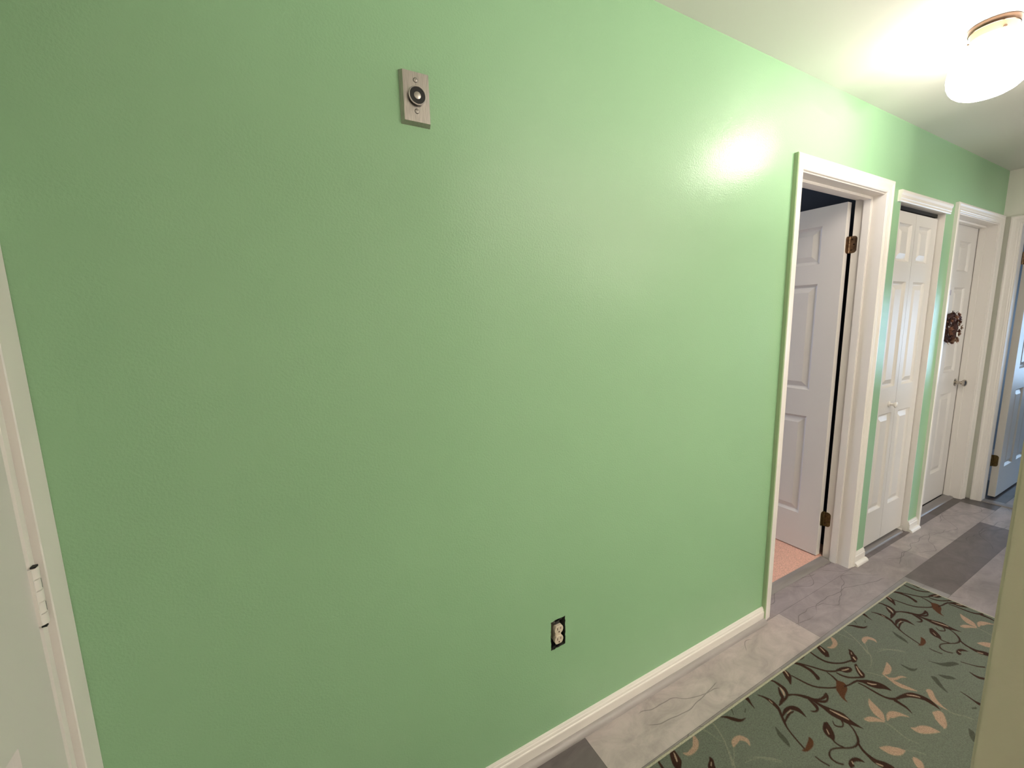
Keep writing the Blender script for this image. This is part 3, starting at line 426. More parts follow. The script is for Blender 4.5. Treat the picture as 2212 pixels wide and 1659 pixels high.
bm = bmesh.new(); box(bm, 3.7, 4.6, .3, .32, 0, CEIL)
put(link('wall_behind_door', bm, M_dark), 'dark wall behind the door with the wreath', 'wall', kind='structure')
# far room beyond door_4, window opening in its east wall
bm = bmesh.new()
box(bm, 4.74, 7.9, .25, .35, 0, CEIL); box(bm, 4.74, 7.9, -3.3, -3.2, 0, CEIL)
box(bm, 7.8, 7.9, -.35, .25, 0, CEIL); box(bm, 7.8, 7.9, -3.2, -2.2, 0, CEIL); box(bm, 7.8, 7.9, -2.2, -.35, 0, .55); box(bm, 7.8, 7.9, -2.2, -.35, 1.65, CEIL)
put(link('wall_far_room', bm, M_grayroom), 'gray walls of the room beyond the far open door', 'wall', kind='structure')
M_pane = mat('window_glass', (1,1,1), .0); B(M_pane).inputs['Transmission Weight'].default_value = 1; B(M_pane).inputs['IOR'].default_value = 1.0
def window(name, o, wide, high, label, rz):
    e = empty(name, o, rz)
    bm = bmesh.new()
    for a, b, c, d in ((0,.04,0,high),(wide-.04,wide,0,high),(.04,wide-.04,0,.04),(.04,wide-.04,high-.04,high),(.04,wide-.04,high/2-.02,high/2+.02)): box(bm, a, b, -.03, .03, c, d)
    link('window_frame', bm, M_white, e)
    put(e, label, 'window', kind='structure')
window('window_1', (7.85, -2.2, .55), 1.85, 1.1, 'white framed window in the far room letting in blue daylight', math.radians(90))
window('fill_window', (3.15, -2.55, .9), .9, 1.1, 'small white framed window added with the unseen side room for fill light', 0)
window('window_2', (.6, 3.25, .9), 1.2, 1.2, 'white framed window in the navy room behind the first door', 0)

# ------------------------------------------------------------------ jambs, casings, doors
FLIP = Matrix(((1,0,0,0),(0,-1,0,0),(0,0,1,0),(0,0,0,1)))     # n out of wall_north = -y
def jamb(bm, x0, x1, top, depth, stop_y=None):
    """jamb boards lining an opening; local y from 0 (wall face) inward"""
    box(bm, x0-jam, x0, .0, depth, 0, top+jam); box(bm, x1, x1+jam, .0, depth, 0, top+jam); box(bm, x0, x1, .0, depth, top, top+jam)
    if stop_y:
        a, b = stop_y
        box(bm, x0, x0+.012, a, b, 0, top, bev=.003); box(bm, x1-.012, x1, a, b, 0, top, bev=.003); box(bm, x0+.012, x1-.012, a, b, top-.012, top, bev=.003)

def knob(parent, m, side=-1, name='knob'):
    bm = bmesh.new(); lathe(bm, [(.028,0),(.028,.003),(.022,.008),(.012,.010),(.011,.030),(.014,.036),(.022,.042),(.026,.050),(.025,.058),(.016,.064),(.004,.066)], 32, Matrix.Rotation(math.radians(90*(-side)), 4, 'X'))
    o = link(name, bm, m, parent); smooth_angle(o, 35); return o

HINGE_H = .089
def hinge_plate(bm, w_, h_, t_=.0022, rad=.016):
    """plate 0..w in x, centred z, thickness along y, far corners rounded"""
    pts = [(0,-h_/2)]
    for k in range(7): a = -math.pi/2+k*math.pi/12; pts.append((w_-rad+rad*math.cos(a), -h_/2+rad+rad*math.sin(a)))
    for k in range(7): a = k*math.pi/12; pts.append((w_-rad+rad*math.cos(a), h_/2-rad+rad*math.sin(a)))
    pts.append((0,h_/2))
    a = [bm.verts.new((x,0,z)) for x,z in pts]; b = [bm.verts.new((x,t_,z)) for x,z in pts]
    bm.faces.new(a); bm.faces.new(b)
    for i in range(len(pts)): j=(i+1)%len(pts); bm.faces.new((a[i],a[j],b[j],b[i]))

# --- door_1: opening 1, slab swung into the bedroom at right angles
tr = empty('trim_1', (0,0,0))
bm = bmesh.new(); casing(bm, D1[0]-.006, D1[1]+.006-.012+.006, D1[2]+.006, outer_mi=1); xf(bm, FLIP); link('casing', bm, [M_white, M_green_trim], tr)
bm = bmesh.new(); jamb(bm, D1[0], D1[1], D1[2], .124, (.048,.085)); link('jamb', bm, M_white, tr)
put(tr, 'white moulded casing and jamb around the first open doorway', 'door frame', kind='structure')
DW, DT = .756, .035
SX = 2.717; S1T = .040
d1 = empty('door_1', (SX, .141, .018))
bm = bmesh.new(); panel_door(bm, DW, 2.022, S1T, six(DW))
# local x -> world +y, local +y (front face) -> world -x
xf(bm, Matrix.Rotation(math.radians(90), 4, 'Z')); link('door_leaf', bm, M_door, d1)
for hz, m_ in ((1.802, M_brass), (.228, M_hinge_dark)):
    h = bmesh.new(); hinge_plate(h, .026, HINGE_H)                         # leaf screwed to the slab's edge
    xf(h, Matrix.Translation((S1T,-.0022,hz)) @ Matrix.Rotation(math.radians(180), 4, 'Y')); 
    hinge_plate_b = bmesh.new(); hinge_plate(hinge_plate_b, .036, HINGE_H)  # leaf on the jamb
    # jamb leaf lies on the jamb face x = D1[1], running from y=.137 back to y=.10
    xf(hinge_plate_b, Matrix.Translation((D1[1]-SX-.0005, .136-.141, hz)) @ Matrix.Rotation(math.radians(-90), 4, 'Z') @ Matrix.Rotation(0,4,'Y'))
    ho = link('hinge', h, m_, d1)
    link('hinge_leaf', hinge_plate_b, m_, ho)
    kb = bmesh.new()
    for s_ in range(5):
        lathe(kb, [(.0035, -HINGE_H/2+s_*HINGE_H/5+.0006), (.0052, -HINGE_H/2+s_*HINGE_H/5+.0012), (.0052, -HINGE_H/2+(s_+1)*HINGE_H/5-.0012), (.0035, -HINGE_H/2+(s_+1)*HINGE_H/5-.0006)], 16, Matrix.Translation((S1T+.001, -.0045, hz)))
    kn = link('hinge_knuckle', kb, m_, ho); smooth_angle(kn, 35)
    sb = bmesh.new()
    for dx, dz in ((.012,.028),(.023,0),(.012,-.028)):
        lathe(sb, [(.0042,0),(.0042,.0006),(.0022,.001)], 12, Matrix.Translation((D1[1]-SX-.0028, .136-.141-dx, hz+dz)) @ Matrix.Rotation(math.radians(-90), 4, 'Y'))
    link('hinge_screws', sb, M_lampbrass, ho)
put(d1, 'white six-panel door standing open on brown hinges over pink carpet', 'door', kind='structure')

# --- door_2: closet bifold, cased header only
tr = empty('trim_2', (0,0,0))
bm = bmesh.new()
HP = [(0,-.0),( .010,-.0),(.0125,.004),(.0125,.014),(.0145,.017),(.0145,.032),(.019,.043),(.019,.052),(.016,.057),(0,.057)]
extrude_x(bm, [(n, 2.028+z) for n, z in HP], CL[0]-.040, CL[1]+.040); xf(bm, FLIP); link('header_moulding', bm, M_white, tr)
bm = bmesh.new(); box(bm, CL[0]-.0, CL[0]+.004, .0, .12, 0, CL[2]); box(bm, CL[1]-.004, CL[1], -.001, .12, 0, CL[2]); box(bm, CL[0], CL[1], 0.001, .12, CL[2], CL[2]+.02); link('jamb', bm, M_white, tr)
put(tr, 'white header moulding over the narrow folding closet door', 'door frame', kind='structure')
d2 = empty('door_2', (0,0,0))
LW = .303
for k, (xa, pan) in enumerate(((2.951, (.095,.263)), (3.2575, (.052,.225)))):
    bm = bmesh.new(); panel_door(bm, LW, 1.975, .030, [(pan[0], pan[1], a-.006, b-.006) for a, b in PZ])
    xf(bm, Matrix.Translation((xa, .030, .028)) @ FLIP); link('door_leaf', bm, M_door, d2)
e = bmesh.new(); lathe(e, [(.017,0),(.017,.003),(.009,.008),(.008,.020),(.014,.027),(.018,.031),(.0175,.036),(.010,.039)], 28, Matrix.Translation((3.168, .030, .912)) @ Matrix.Rotation(math.radians(90), 4, 'X'))
o = link('knob', e, M_white, d2); smooth_angle(o, 35)
bm = bmesh.new(); box(bm, CL[0]+.006, CL[1]-.006, .034, .056, 2.012, 2.030); link('track', bm, M_dark, d2)
bm = bmesh.new(); box(bm, CL[1]-.030, CL[1]-.006, .020, .050, .0, .012); box(bm, CL[1]-.010, CL[1]-.006, .020, .050, .0, .04); link('pivot_bracket', bm, M_white, d2)
put(d2, 'narrow white folding closet door with a small white knob', 'door', kind='structure')

# --- door_3: closed, set back, wreath and nickel knob
tr = empty('trim_3', (0,0,0))
bm = bmesh.new(); casing(bm, D3[0]-.006, D3[1]+.006, D3[2]+.006); xf(bm, FLIP); link('casing', bm, M_white, tr)
bm = bmesh.new(); jamb(bm, D3[0], D3[1], D3[2], .14, (.055,.090)); link('jamb', bm, M_white, tr)
put(tr, 'white casing and deep jamb around the closed wreath door', 'door frame', kind='structure')
d3 = empty('door_3', (D3[0]+.003, .093, .012))
bm = bmesh.new(); panel_door(bm, D3[1]-D3[0]-.006, 2.03, .035, six(D3[1]-D3[0]-.006)); xf(bm, FLIP); link('door_leaf', bm, M_door, d3)
k3 = knob(d3, M_nickel, -1); k3.location = (4.462-D3[0]-.003, 0, .905)
for v in k3.data.vertices: v.co = Matrix.Rotation(math.radians(180), 4, 'X') @ v.co if v.co.y > 0.02 and False else v.co
put(d3, 'closed white six-panel door with dried wreath and nickel knob', 'door', kind='structure')

# --- door_4: at the hall's end, open into the far room
def EF(y0): return Matrix(((0,-1,0,4.62),(-1,0,0,y0),(0,0,1,0),(0,0,0,1)))    # local x -> -y, local +y(out) -> -x
tr = empty('trim_4', (0,0,0))
bm = bmesh.new(); casing(bm, .006-.0, -E1[1]+E1[0]-.006, 2.046, [(a*.95, n) for a, n in PROF]); xf(bm, EF(E1[0])); link('casing', bm, M_white, tr)
bm = bmesh.new(); box(bm, 4.615, 4.70, E1[0]-.012, E1[0], 0, 2.05); box(bm, 4.615, 4.70, E1[1], E1[1]+.012, 0, 2.05); box(bm, 4.615, 4.70, E1[1]+.012, E1[0]-.012, 2.038, 2.05); link('jamb', bm, M_white, tr)
put(tr, 'white casing of the doorway in the end wall', 'door frame', kind='structure')
d4 = empty('door_4', (4.758, -.138, .016))
bm = bmesh.new(); panel_door(bm, DW-.02, 2.022, DT+.004, six(DW-.02)); xf(bm, FLIP); link('door_leaf', bm, M_door, d4)
for hz, m_ in ((1.80, M_brass), (.285, M_hinge_dark)):
    h = bmesh.new(); hinge_plate(h, .030, HINGE_H)
    xf(h, Matrix.Translation((-.0022,.040,hz)) @ Matrix.Rotation(math.radians(-90), 4, 'Z'))
    ho = link('hinge', h, m_, d4)
    kb = bmesh.new(); lathe(kb, [(.0055,-HINGE_H/2),(.0055,HINGE_H/2)], 16, Matrix.Translation((-.008,.043,hz))); kn = link('hinge_knuckle', kb, m_, ho); smooth_angle(kn, 35)
put(d4, 'white panel door open into the far room catching blue daylight', 'door', kind='structure')

# --- door_5: in the west wall, closed, hinge side next to the green wall
def WF(y0): return Matrix(((0,1,0,-.40),(-1,0,0,y0),(0,0,1,0),(0,0,0,1)))     # local x -> -y, local +y(out) -> +x
tr = empty('trim_5', (0,0,0))
bm = bmesh.new(); casing(bm, -.025, W0[0]-W0[1]+.025, 2.07, [(0,0),(0,.0155),(.002,.017),(.060,.017),(.062,.0165),(.062,0)]); xf(bm, WF(W0[0])); link('casing', bm, M_white, tr)
bm = bmesh.new()
JP = [(-.025,-.04),(-.025,.002),(-.020,.007),(-.012,.0085),(-.005,.007),(-.001,.001),(-.001,-.04)]
for sgn, off in ((1,0),(-1,W0[0]-W0[1])):
    pp = [(off+sgn*a, n) for a, n in JP]
    a_ = [bm.verts.new((x,n,0)) for x,n in pp]; b_ = [bm.verts.new((x,n,2.06)) for x,n in pp]
    for i in range(len(pp)): j=(i+1)%len(pp); bm.faces.new((a_[i],a_[j],b_[j],b_[i]))
    bm.faces.new(a_); bm.faces.new(b_)
xf(bm, WF(W0[0])); o = link('jamb', bm, M_white, tr); smooth_angle(o, 30)
put(tr, 'plain white casing of the door at the left edge', 'door frame', kind='structure')
d5 = empty('door_5', (-.40+.006, W0[0]-.003, .012))
ww = W0[0]-W0[1]-.006
bm = bmesh.new(); panel_door(bm, ww, 2.03, .035, [(x0+.0, x1, a, b) for x0, x1, a, b in six(ww)]); xf(bm, Matrix(((0,1,0,0),(-1,0,0,0),(0,0,1,0),(0,0,0,1)))); link('door_leaf', bm, M_door, d5)
for hz in (1.008, 1.80, .24):
    kb = bmesh.new()
    for s_ in range(5):
        za = -.052+s_*.0208
        lathe(kb, [(.0085,za+.0004),(.0105,za+.0010),(.0105,za+.0198),(.0085,za+.0204)], 20, Matrix.Translation((-.001,.011,hz)))
    ho = link('hinge', kb, M_white, d5); smooth_angle(ho, 35)
    kb = bmesh.new(); box(kb, -.0015, .0045, .000, .024, hz-.050, hz+.050); link('hinge_leaf', kb, M_white, ho)
    kb = bmesh.new(); box(kb, .0088, .0097, .0108, .0116, hz+.013, hz+.030); box(kb, .0088, .0097, .0108, .0116, hz-.029, hz-.012); box(kb, .002, .0085, .004, .014, hz+.0518, hz+.0545); box(kb, .002, .0085, .003, .009, hz-.0550, hz-.0525); link('hinge_gap_shade', kb, M_black, ho)  # black slivers stand in for the shade in the hinge's gaps
put(d5, 'white painted door with painted-over hinge at the left edge', 'door', kind='structure')

# ------------------------------------------------------------------ baseboards and shoe mouldings
BP = [(0,0),(.0135,0),(.0135,.050),(.0125,.0525),(.0095,.0545),(.0095,.056),(.0105,.0575),(.009,.063),(.0065,.0665),(.0065,.068),(.0045,.0715),(0,.0718)]
SP = [(.0135,0)]+[(.0135+.0185*math.cos(a), .0185*math.sin(a)) for a in [k*math.pi/16 for k in range(9)]]
def base(name, x0, x1, label, mshoe, mtx=FLIP, ends=(0,0)):
    bm = bmesh.new(); extrude_x(bm, BP, x0, x1); xf(bm, mtx); o = link(name, bm, M_white); put(o, label, 'baseboard', kind='structure')
    bm = bmesh.new(); extrude_x(bm, SP, x0+ends[0], x1+ends[1]); xf(bm, mtx); s_ = link('shoe_moulding', bm, mshoe, o); smooth_angle(s_, 35)
    return o
base('baseboard_north', -.383, D1[0]-.063, 'long white baseboard with gray shoe under the green wall', M_shoe)
base('baseboard_north_2', D1[1]+.058, CL[0]-.002, 'short white baseboard between open door and closet', M_white, ends=(0,.006))
base('baseboard_north_3', CL[1]+.002, D3[0]-.063, 'short white baseboard between closet and wreath door', M_white, ends=(-.002,.004))

# thresholds
def strip(name, prof, x0, x1, m, label):
    bm = bmesh.new(); extrude_x(bm, prof, x0, x1); o = link(name, bm, m); smooth_angle(o, 40); put(o, label, 'threshold', kind='structure')
strip('trim_6', [(.078,.0003),(.080,.003),(.088,.010),(.110,.014),(.126,.014),(.128,.0)], D1[0], D1[1]-.012, M_thresh, 'gray reducer strip between laminate and pink carpet')
strip('trim_7', [(.004,0),(.006,.006),(.012,.011),(.030,.012),(.044,.011),(.048,0)], CL[0]+.005, CL[1]-.034, M_thresh, 'gray threshold strip under the folding closet door')
strip('trim_8', [(.030,0),(.034,.006),(.045,.010),(.085,.010),(.095,.0)], D3[0], D3[1], M_thresh, 'gray threshold strip under the wreath door')
bm = bmesh.new(); extrude_x(bm, [(-.055,0),(-.050,.006),(-.02,.008),(.02,.006),(.025,0)], .012, .75); xf(bm, Matrix(((0,1,0,4.67),(-1,0,0,E1[0]),(0,0,1,0),(0,0,0,1)))); put(link('trim_9', bm, M_thresh), 'gray threshold strip in the end doorway', 'threshold', kind='structure')

# ------------------------------------------------------------------ magnetic door holder
dh = empty('door_holder', (.3345, 0, 1.975))
PW, PH, PT = .0345, .057, .012
bm = bmesh.new()
fr = [bm.verts.new(c) for c in ((-PW+.006,-PT,-PH+.006),(PW-.002,-PT,-PH+.006),(PW-.002,-PT,PH-.002),(-PW+.006,-PT,PH-.002))]
bk = [bm.verts.new(c) for c in ((-PW,-.0005,-PH),(PW,-.0005,-PH),(PW,-.0005,PH),(-PW,-.0005,PH))]
bm.faces.new(fr); bm.faces.new(bk)
for i in range(4): j=(i+1)%4; bm.faces.new((fr[i],fr[j],bk[j],bk[i]))
link('cover_plate', bm, M_steel, dh)
RX = Matrix.Rotation(math.radians(90), 4, 'X')
bm = bmesh.new(); lathe(bm, [(.0198,.0048),(.0205,.0052),(.0207,.0068),(.0200,.0075),(.0184,.0075),(.0180,.0064)], 48, Matrix.Translation((.002,-PT,.003)) @ RX, cap=False); o = link('magnet_rim', bm, M_steel, dh); smooth_angle(o, 35)
bm = bmesh.new(); lathe(bm, [(.0196,0),(.0196,.0055),(.0182,.0066),(.0080,.0066),(.0078,.0060)], 48, Matrix.Translation((.002,-PT,.003)) @ RX, cap=False); link('magnet_face', bm, M_black, dh)
bm = bmesh.new(); lathe(bm, [(.0080,.002),(.0080,.0068),(.0074,.0072)], 32, Matrix.Translation((.002,-PT,.003)) @ RX); o = link('magnet_core', bm, mat('magnet_core_steel', (.52,.49,.45), .35, .9), dh); smooth_angle(o, 35)
for dz in (.0375, -.0285):
    bm = bmesh.new(); lathe(bm, [(.0046,0),(.0046,.0008),(.0034,.0016),(.0012,.0018)], 24, Matrix.Translation((.001,-PT,dz)) @ RX); so = link('screw', bm, M_steel, dh)
    bm = bmesh.new(); lathe(bm, [(.0054,0),(.0054,.0004)], 24, Matrix.Translation((.001,-PT,dz)) @ RX); box(bm, .0002,.0018,-PT-.0021,-PT-.0017,dz-.0006,dz+.0006); link('screw_recess', bm, M_black, so)
put(dh, 'brushed steel wall plate with round black magnetic door holder', 'door holder')

# ------------------------------------------------------------------ uncovered duplex outlet in its box
ou = empty('electrical_outlet', (.731, .0, .4235))
bm = bmesh.new()
for a in ((-.034,-.031,.013,.060,-.058,.058),(.031,.034,.013,.060,-.058,.058),(-.031,.031,.013,.060,-.058,-.055),(-.031,.031,.013,.060,.055,.058),(-.034,.034,.057,.060,-.058,.058)): box(bm, *a)
link('junction_box', bm, M_blackbox, ou)
bm = bmesh.new(); box(bm, -.0085,.0085,.004,.0055,-.050,.050); box(bm, -.019,.019,.004,.0055,-.052,-.044); box(bm, -.019,.019,.004,.0055,.044,.052); link('yoke', bm, mat('dull_yoke_metal', (.06,.06,.06), .5, .6), ou)
bm = bmesh.new(); box(bm, -.0120,.0120,-.001,.020,-.010,.010, bev=.0015); box(bm, -.0125,.0125,.0060,.026,-.028,.028, bev=.001); link('receptacle_body', bm, M_ivory, ou)
for cz in (.0185, -.0185):
    bm = bmesh.new(); pts = []
    for k in range(48):
        a = 2*math.pi*k/48; x = .0172*math.cos(a); z = .0172*math.sin(a); z = max(-.0142, min(.0142, z)); pts.append((x, z))
    lv = []
    for sc_, y in ((1,.006),(1,-.0050),(.93,-.0062)): lv.append([bm.verts.new((x*sc_, y, cz+z*sc_)) for x, z in pts])
    for a, b in zip(lv, lv[1:]):
        for i in range(48): j=(i+1)%48; bm.faces.new((a[i],a[j],b[j],b[i]))
    bm.faces.new(lv[-1]); bm.faces.new(lv[0])
    so = link('socket_face', bm, M_ivory, ou)
    bm = bmesh.new(); box(bm, -.0078,-.0052,-.0066,-.0055,cz+.000,cz+.0085); box(bm, .0052,.0076,-.0066,-.0055,cz+.001,cz+.0078)
    lathe(bm, [(.0027,0),(.0027,.0007)], 16, Matrix.Translation((0,-.0060,cz-.0072)) @ RX); link('socket_slots', bm, M_slot, so)
put(ou, 'ivory duplex outlet without cover in a ragged black hole', 'outlet')

# ------------------------------------------------------------------ ceiling lamps
def lamp(name, x, y, glass, label):
    e = empty(name, (x, y, CEIL))
    bm = bmesh.new(); lathe(bm, [(.058,0),(.0635,-.0005),(.0650,-.004),(.0640,-.012),(.0620,-.018),(.0600,-.019)], 64, cap=False); o = link('brass_ring', bm, M_lampbrass, e); smooth_angle(o, 35)
    bm = bmesh.new(); lathe(bm, [(.0605,-.016),(.0590,-.022),(.0560,-.034),(.0545,-.040),(.0520,-.041),(.050,-.030),(.048,0)], 64, cap=False); o = link('fitter_pan', bm, mat('cream_enamel', (.34,.25,.16), .3), e); smooth_angle(o, 35)
    for k in range(3):
        a = math.radians(100+120*k); bm = bmesh.new(); lathe(bm, [(.0022,-.004),(.0022,.004),(.0042,.0045),(.0042,.0085)], 12, Matrix.Translation((.0525*math.cos(a), .0525*math.sin(a), -.037)) @ Matrix.Rotation(a, 4, 'Z') @ Matrix.Rotation(math.radians(90), 4, 'Y')); link('thumb_screw', bm, M_lampbrass, e)
    bm = bmesh.new()
    pr = [(.0500,-.032),(.0500,-.044),(.054,-.050),(.070,-.066),(.082,-.080),(.0915,-.094),(.098,-.108),(.1020,-.122),(.1040,-.138),(.1040,-.152),(.1015,-.168),(.096,-.183),(.087,-.197),(.074,-.209),(.058,-.2175),(.040,-.223),(.02,-.226),(.004,-.227)]
    lathe(bm, pr, 64, cap=False)
    lb = [v for v in bm.verts if abs(v.co.z - pr[-1][1]) < 1e-6]
    bmesh.ops.contextual_create(bm, geom=lb)
    o = link('glass_shade', bm, glass, e); smooth_angle(o, 60)
    put(e, label, 'ceiling light')
lamp('ceiling_lamp', 2.23, -.455, M_glass, 'lit white glass ceiling lamp with brass ring at top right')

# ------------------------------------------------------------------ wreath of dried flowers on door_3
wr = empty('wreath', (4.135, .088, 1.335))
BR = [(.13,.045,.025),(.26,.12,.075),(.06,.025,.022),(.36,.24,.16),(.18,.075,.045),(.16,.11,.14)]
wm = []
for i, c in enumerate(BR):
    m = mat('dried_petals_%s' % ('rust','tan','dark','straw','brown','plum')[i], c, .8); noise_col(m, c, .3, 90); wm.append(m)
bm = bmesh.new()
R_ = .088
for i in range(40):
    for j in range(10):
        pass
tor = []
for i in range(48):
    a = 2*math.pi*i/48; ring = []
    for j in range(10):
        b = 2*math.pi*j/10; rr2 = .017*(1+.15*math.sin(9*a+j))
        ring.append(bm.verts.new(((R_+rr2*math.cos(b))*math.cos(a), -.018-rr2*math.sin(b), (R_+rr2*math.cos(b))*math.sin(a))))
    tor.append(ring)
for i in range(48):
    for j in range(10): bm.faces.new((tor[i][j], tor[(i+1)%48][j], tor[(i+1)%48][(j+1)%10], tor[i][(j+1)%10]))
link('twig_ring', bm, wm[2], wr)
rw = random.Random(11)
def petal(bm, base_, d, up, ln, wd):
    s = d.cross(up).normalized()
    p = [base_, base_+d*ln*.45+s*wd/2+up*ln*.08, base_+d*ln+up*ln*.22, base_+d*ln*.45-s*wd/2+up*ln*.08]; mid = base_+d*ln*.5-up*ln*.03
    vs = [bm.verts.new(x) for x in p]; mv = bm.verts.new(mid)
    for i in range(4): bm.faces.new((vs[i], vs[(i+1)%4], mv))
for i in range(30):
    a = 2*math.pi*i/30 + rw.uniform(-.08,.08); rad = R_ + rw.uniform(-.018,.022)
    c = Vector((rad*math.cos(a), -.034-rw.uniform(0,.014), rad*math.sin(a)))
    n = Vector((math.cos(a)*rw.uniform(-.3,.9), -1, math.sin(a)*rw.uniform(-.3,.9))).normalized()
    t1 = n.orthogonal().normalized(); t2 = n.cross(t1)
    bm = bmesh.new(); np_ = rw.choice([6,7,8])
    for layer in range(2):
        for k in range(np_):
            b = 2*math.pi*(k+.5*layer)/np_ + rw.uniform(-.15,.15)
            d = (t1*math.cos(b)+t2*math.sin(b))*(1-.35*layer) + n*(.25+.5*layer); petal(bm, c, d.normalized(), n, rw.uniform(.015,.026)*(1-.3*layer), rw.uniform(.008,.013))
    bmesh.ops.create_icosphere(bm, subdivisions=1, radius=.0045, matrix=Matrix.Translation(c+n*.004))
    link('dried_flower', bm, rw.choice(wm), wr)
for i in range(16):
    a = 2*math.pi*i/16 + rw.uniform(-.1,.1); c = Vector(((R_+.012)*math.cos(a), -.022, (R_+.012)*math.sin(a)))
    d = Vector((math.cos(a+.6), -rw.uniform(.1,.7), math.sin(a+.6))).normalized(); bm = bmesh.new(); petal(bm, c, d, Vector((0,-1,0)), rw.uniform(.022,.034), .013); link('leaf', bm, rw.choice(wm), wr)
bm = bmesh.new(); lathe(bm, [(.012,0),(.012,.004),(.006,.007)], 20, Matrix.Translation((-.03,.005,.245)) @ Matrix.Rotation(math.radians(90), 4, 'X')); box(bm, -.045,-.015,-.006,-.001,.225,.262,bev=.002); link('hook', bm, mat('lilac_hook_plastic', (.45,.38,.42), .4), wr)
bm = bmesh.new(); box(bm, -.033,-.027,-.004,-.002,.09,.24); link('ribbon', bm, mat('pale_ribbon', (.72,.70,.72), .6), wr)
put(wr, 'small wreath of brown dried flowers hanging on the closed door', 'wreath')

# ------------------------------------------------------------------ rug
TH = -.0075
RL, RW_, STEP = 2.60, .645, .0025
nx, ny = int(RL/STEP)+1, int(RW_/STEP)+1
gx = -np.linspace(0, RL, nx); gy = -np.linspace(0, RW_, ny)
GX, GY = np.meshgrid(gx, gy, indexing='ij')
col = np.empty((nx, ny, 3)); col[:] = (.120, .135, .108)
PAL = {'F': (.040,.040,.028), 'P': (.185,.185,.145), 'T': (.33,.225,.165), 'B': (.032,.014,.009), 'R': (.075,.030,.014), 'L': (.34,.24,.175)}
PER = .923
def fill(poly, c, alpha=1.):
    x, y = poly[:,0], poly[:,1]
    i0 = max(0, int(-x.max()/STEP)-1); i1 = min(nx, int(-x.min()/STEP)+3); j0 = max(0, int(-y.max()/STEP)-1); j1 = min(ny, int(-y.min()/STEP)+3)
    if i0 >= i1 or j0 >= j1: return
    acc = np.zeros((i1-i0, j1-j0))
    for sx in (-.33, 0, .33):
        for sy in (-.33, 0, .33):
            X = GX[i0:i1, j0:j1] + sx*STEP; Y = GY[i0:i1, j0:j1] + sy*STEP; wn_ = np.zeros(X.shape, int)
            for k in range(len(x)):
                xa, ya, xb, yb = x[k], y[k], x[(k+1)%len(x)], y[(k+1)%len(x)]
                if ya == yb: continue
                cr = (xb-xa)*(Y-ya) - (X-xa)*(yb-ya)
                wn_ += ((ya <= Y) & (yb > Y) & (cr > 0)).astype(int) - ((ya > Y) & (yb <= Y) & (cr < 0)).astype(int)
            acc += (wn_ != 0)/9.
    acc *= alpha
    s = col[i0:i1, j0:j1]; s[:] = s*(1-acc[..., None]) + np.array(c)*acc[..., None]
for kk in range(-2, 4):
    for k_, p_ in RUG_PATTERN:
        a = np.array(p_, float).reshape(-1, 2)/2000.; a[:,0] += kk*PER
        if a[:,0].min() > 0 or a[:,0].max() < -RL: continue
        fill(a, PAL[k_], .8 if k_ in 'FP' else 1)
BE = .012
edge = (GX > -BE) | (GX < -RL+BE) | (GY > -BE) | (GY < -RW_+BE)
col[edge] = (.40, .375, .29)
d_ = np.minimum(np.minimum(-GX, GX+RL), np.minimum(-GY, GY+RW_))
Zr = .0085 - .0065*np.clip(1-d_/.006, 0, 1)**2 - .0012*np.exp(-((d_-.0095)/.002)**2)
V = np.stack([GX.ravel(), GY.ravel(), Zr.ravel()], 1)
idx = np.arange(nx*ny).reshape(nx, ny)
Fq = np.stack([idx[:-1,:-1], idx[:-1,1:], idx[1:,1:], idx[1:,:-1]], -1).reshape(-1, 4)
me = bpy.data.meshes.new('rug')
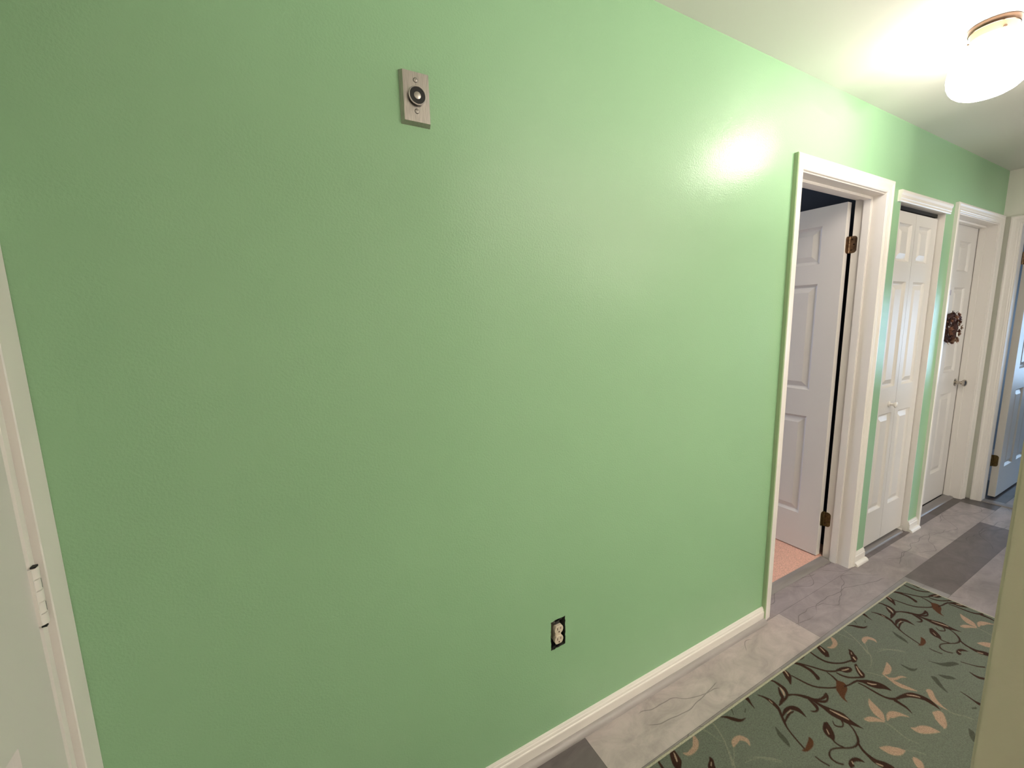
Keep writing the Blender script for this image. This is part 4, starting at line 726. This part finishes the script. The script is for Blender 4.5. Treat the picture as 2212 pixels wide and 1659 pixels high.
# skirt down to the floor
nb = len(V); bi = np.concatenate([idx[:,0], idx[-1,1:], idx[-2::-1,-1], idx[0,-2:0:-1]])
Vb = V[bi].copy(); Vb[:,2] = .0004
V = np.vstack([V, Vb]); nbv = len(bi)
sk = np.stack([bi, np.arange(nbv)+nb, np.roll(np.arange(nbv), -1)+nb, np.roll(bi, -1)], -1)
Fq = np.vstack([Fq, sk])
me.vertices.add(len(V)); me.vertices.foreach_set('co', V.ravel())
me.loops.add(Fq.size); me.loops.foreach_set('vertex_index', Fq.ravel())
me.polygons.add(len(Fq)); me.polygons.foreach_set('loop_start', np.arange(0, Fq.size, 4))
me.update(calc_edges=True); me.validate()
ca = me.color_attributes.new('rug_colour', 'FLOAT_COLOR', 'POINT')
cc = np.ones((len(V), 4)); cc[:nb,:3] = col.reshape(-1, 3); cc[nb:,:3] = (.33,.31,.24)
ca.data.foreach_set('color', cc.ravel())
me.polygons.foreach_set('use_smooth', np.ones(len(Fq), bool))
me.materials.append(M_rug)
if me.polygons[0].normal.z < 0: me.flip_normals()
rug = bpy.data.objects.new('runner_rug', me); C.objects.link(rug)
rug.location = (2.872, -.225, .0); rug.rotation_euler = (0, 0, TH)
put(rug, 'sage green runner rug with brown vines and tan leaves', 'rug')

# ------------------------------------------------------------------ unseen floor lamps added behind the camera to fill the hall with light
M_shade = mat('white_metal_shade', (.8,.8,.78), .5)
def fill_torchiere(x, y, label):
    e = empty('fill_floor_lamp', (x, y, 0))
    bm = bmesh.new(); lathe(bm, [(.13,.001),(.13,.015),(.03,.03),(.014,.034)], 40); o = link('base', bm, M_shade, e); smooth_angle(o, 35)
    bm = bmesh.new(); lathe(bm, [(.012,.03),(.012,1.56)], 20); o = link('pole', bm, M_shade, e); smooth_angle(o, 35)
    bm = bmesh.new(); lathe(bm, [(.02,1.54),(.10,1.57),(.18,1.64),(.185,1.645),(.178,1.645),(.098,1.578),(.02,1.55)], 48, cap=False); o = link('lamp_shade', bm, M_shade, e); smooth_angle(o, 35)
    l = bpy.data.lights.new('fill_floor_lamp_bulb', 'AREA'); l.shape = 'DISK'; l.size = .24; l.energy = FILL_TORCH; l.color = (1, .93, .84)
    lo = bpy.data.objects.new('fill_floor_lamp_bulb', l); C.objects.link(lo); lo.parent = e; lo.location = (0, 0, 1.63); lo.rotation_euler = (math.pi, 0, 0)
    put(e, label, 'floor lamp')
fill_torchiere(1.75, -1.9, 'unseen white floor lamp added as fill, shining up at the ceiling, nearest the hallway')
fill_torchiere(2.7, -2.6, 'unseen white floor lamp added as fill, shining up at the ceiling, deeper in the living room')
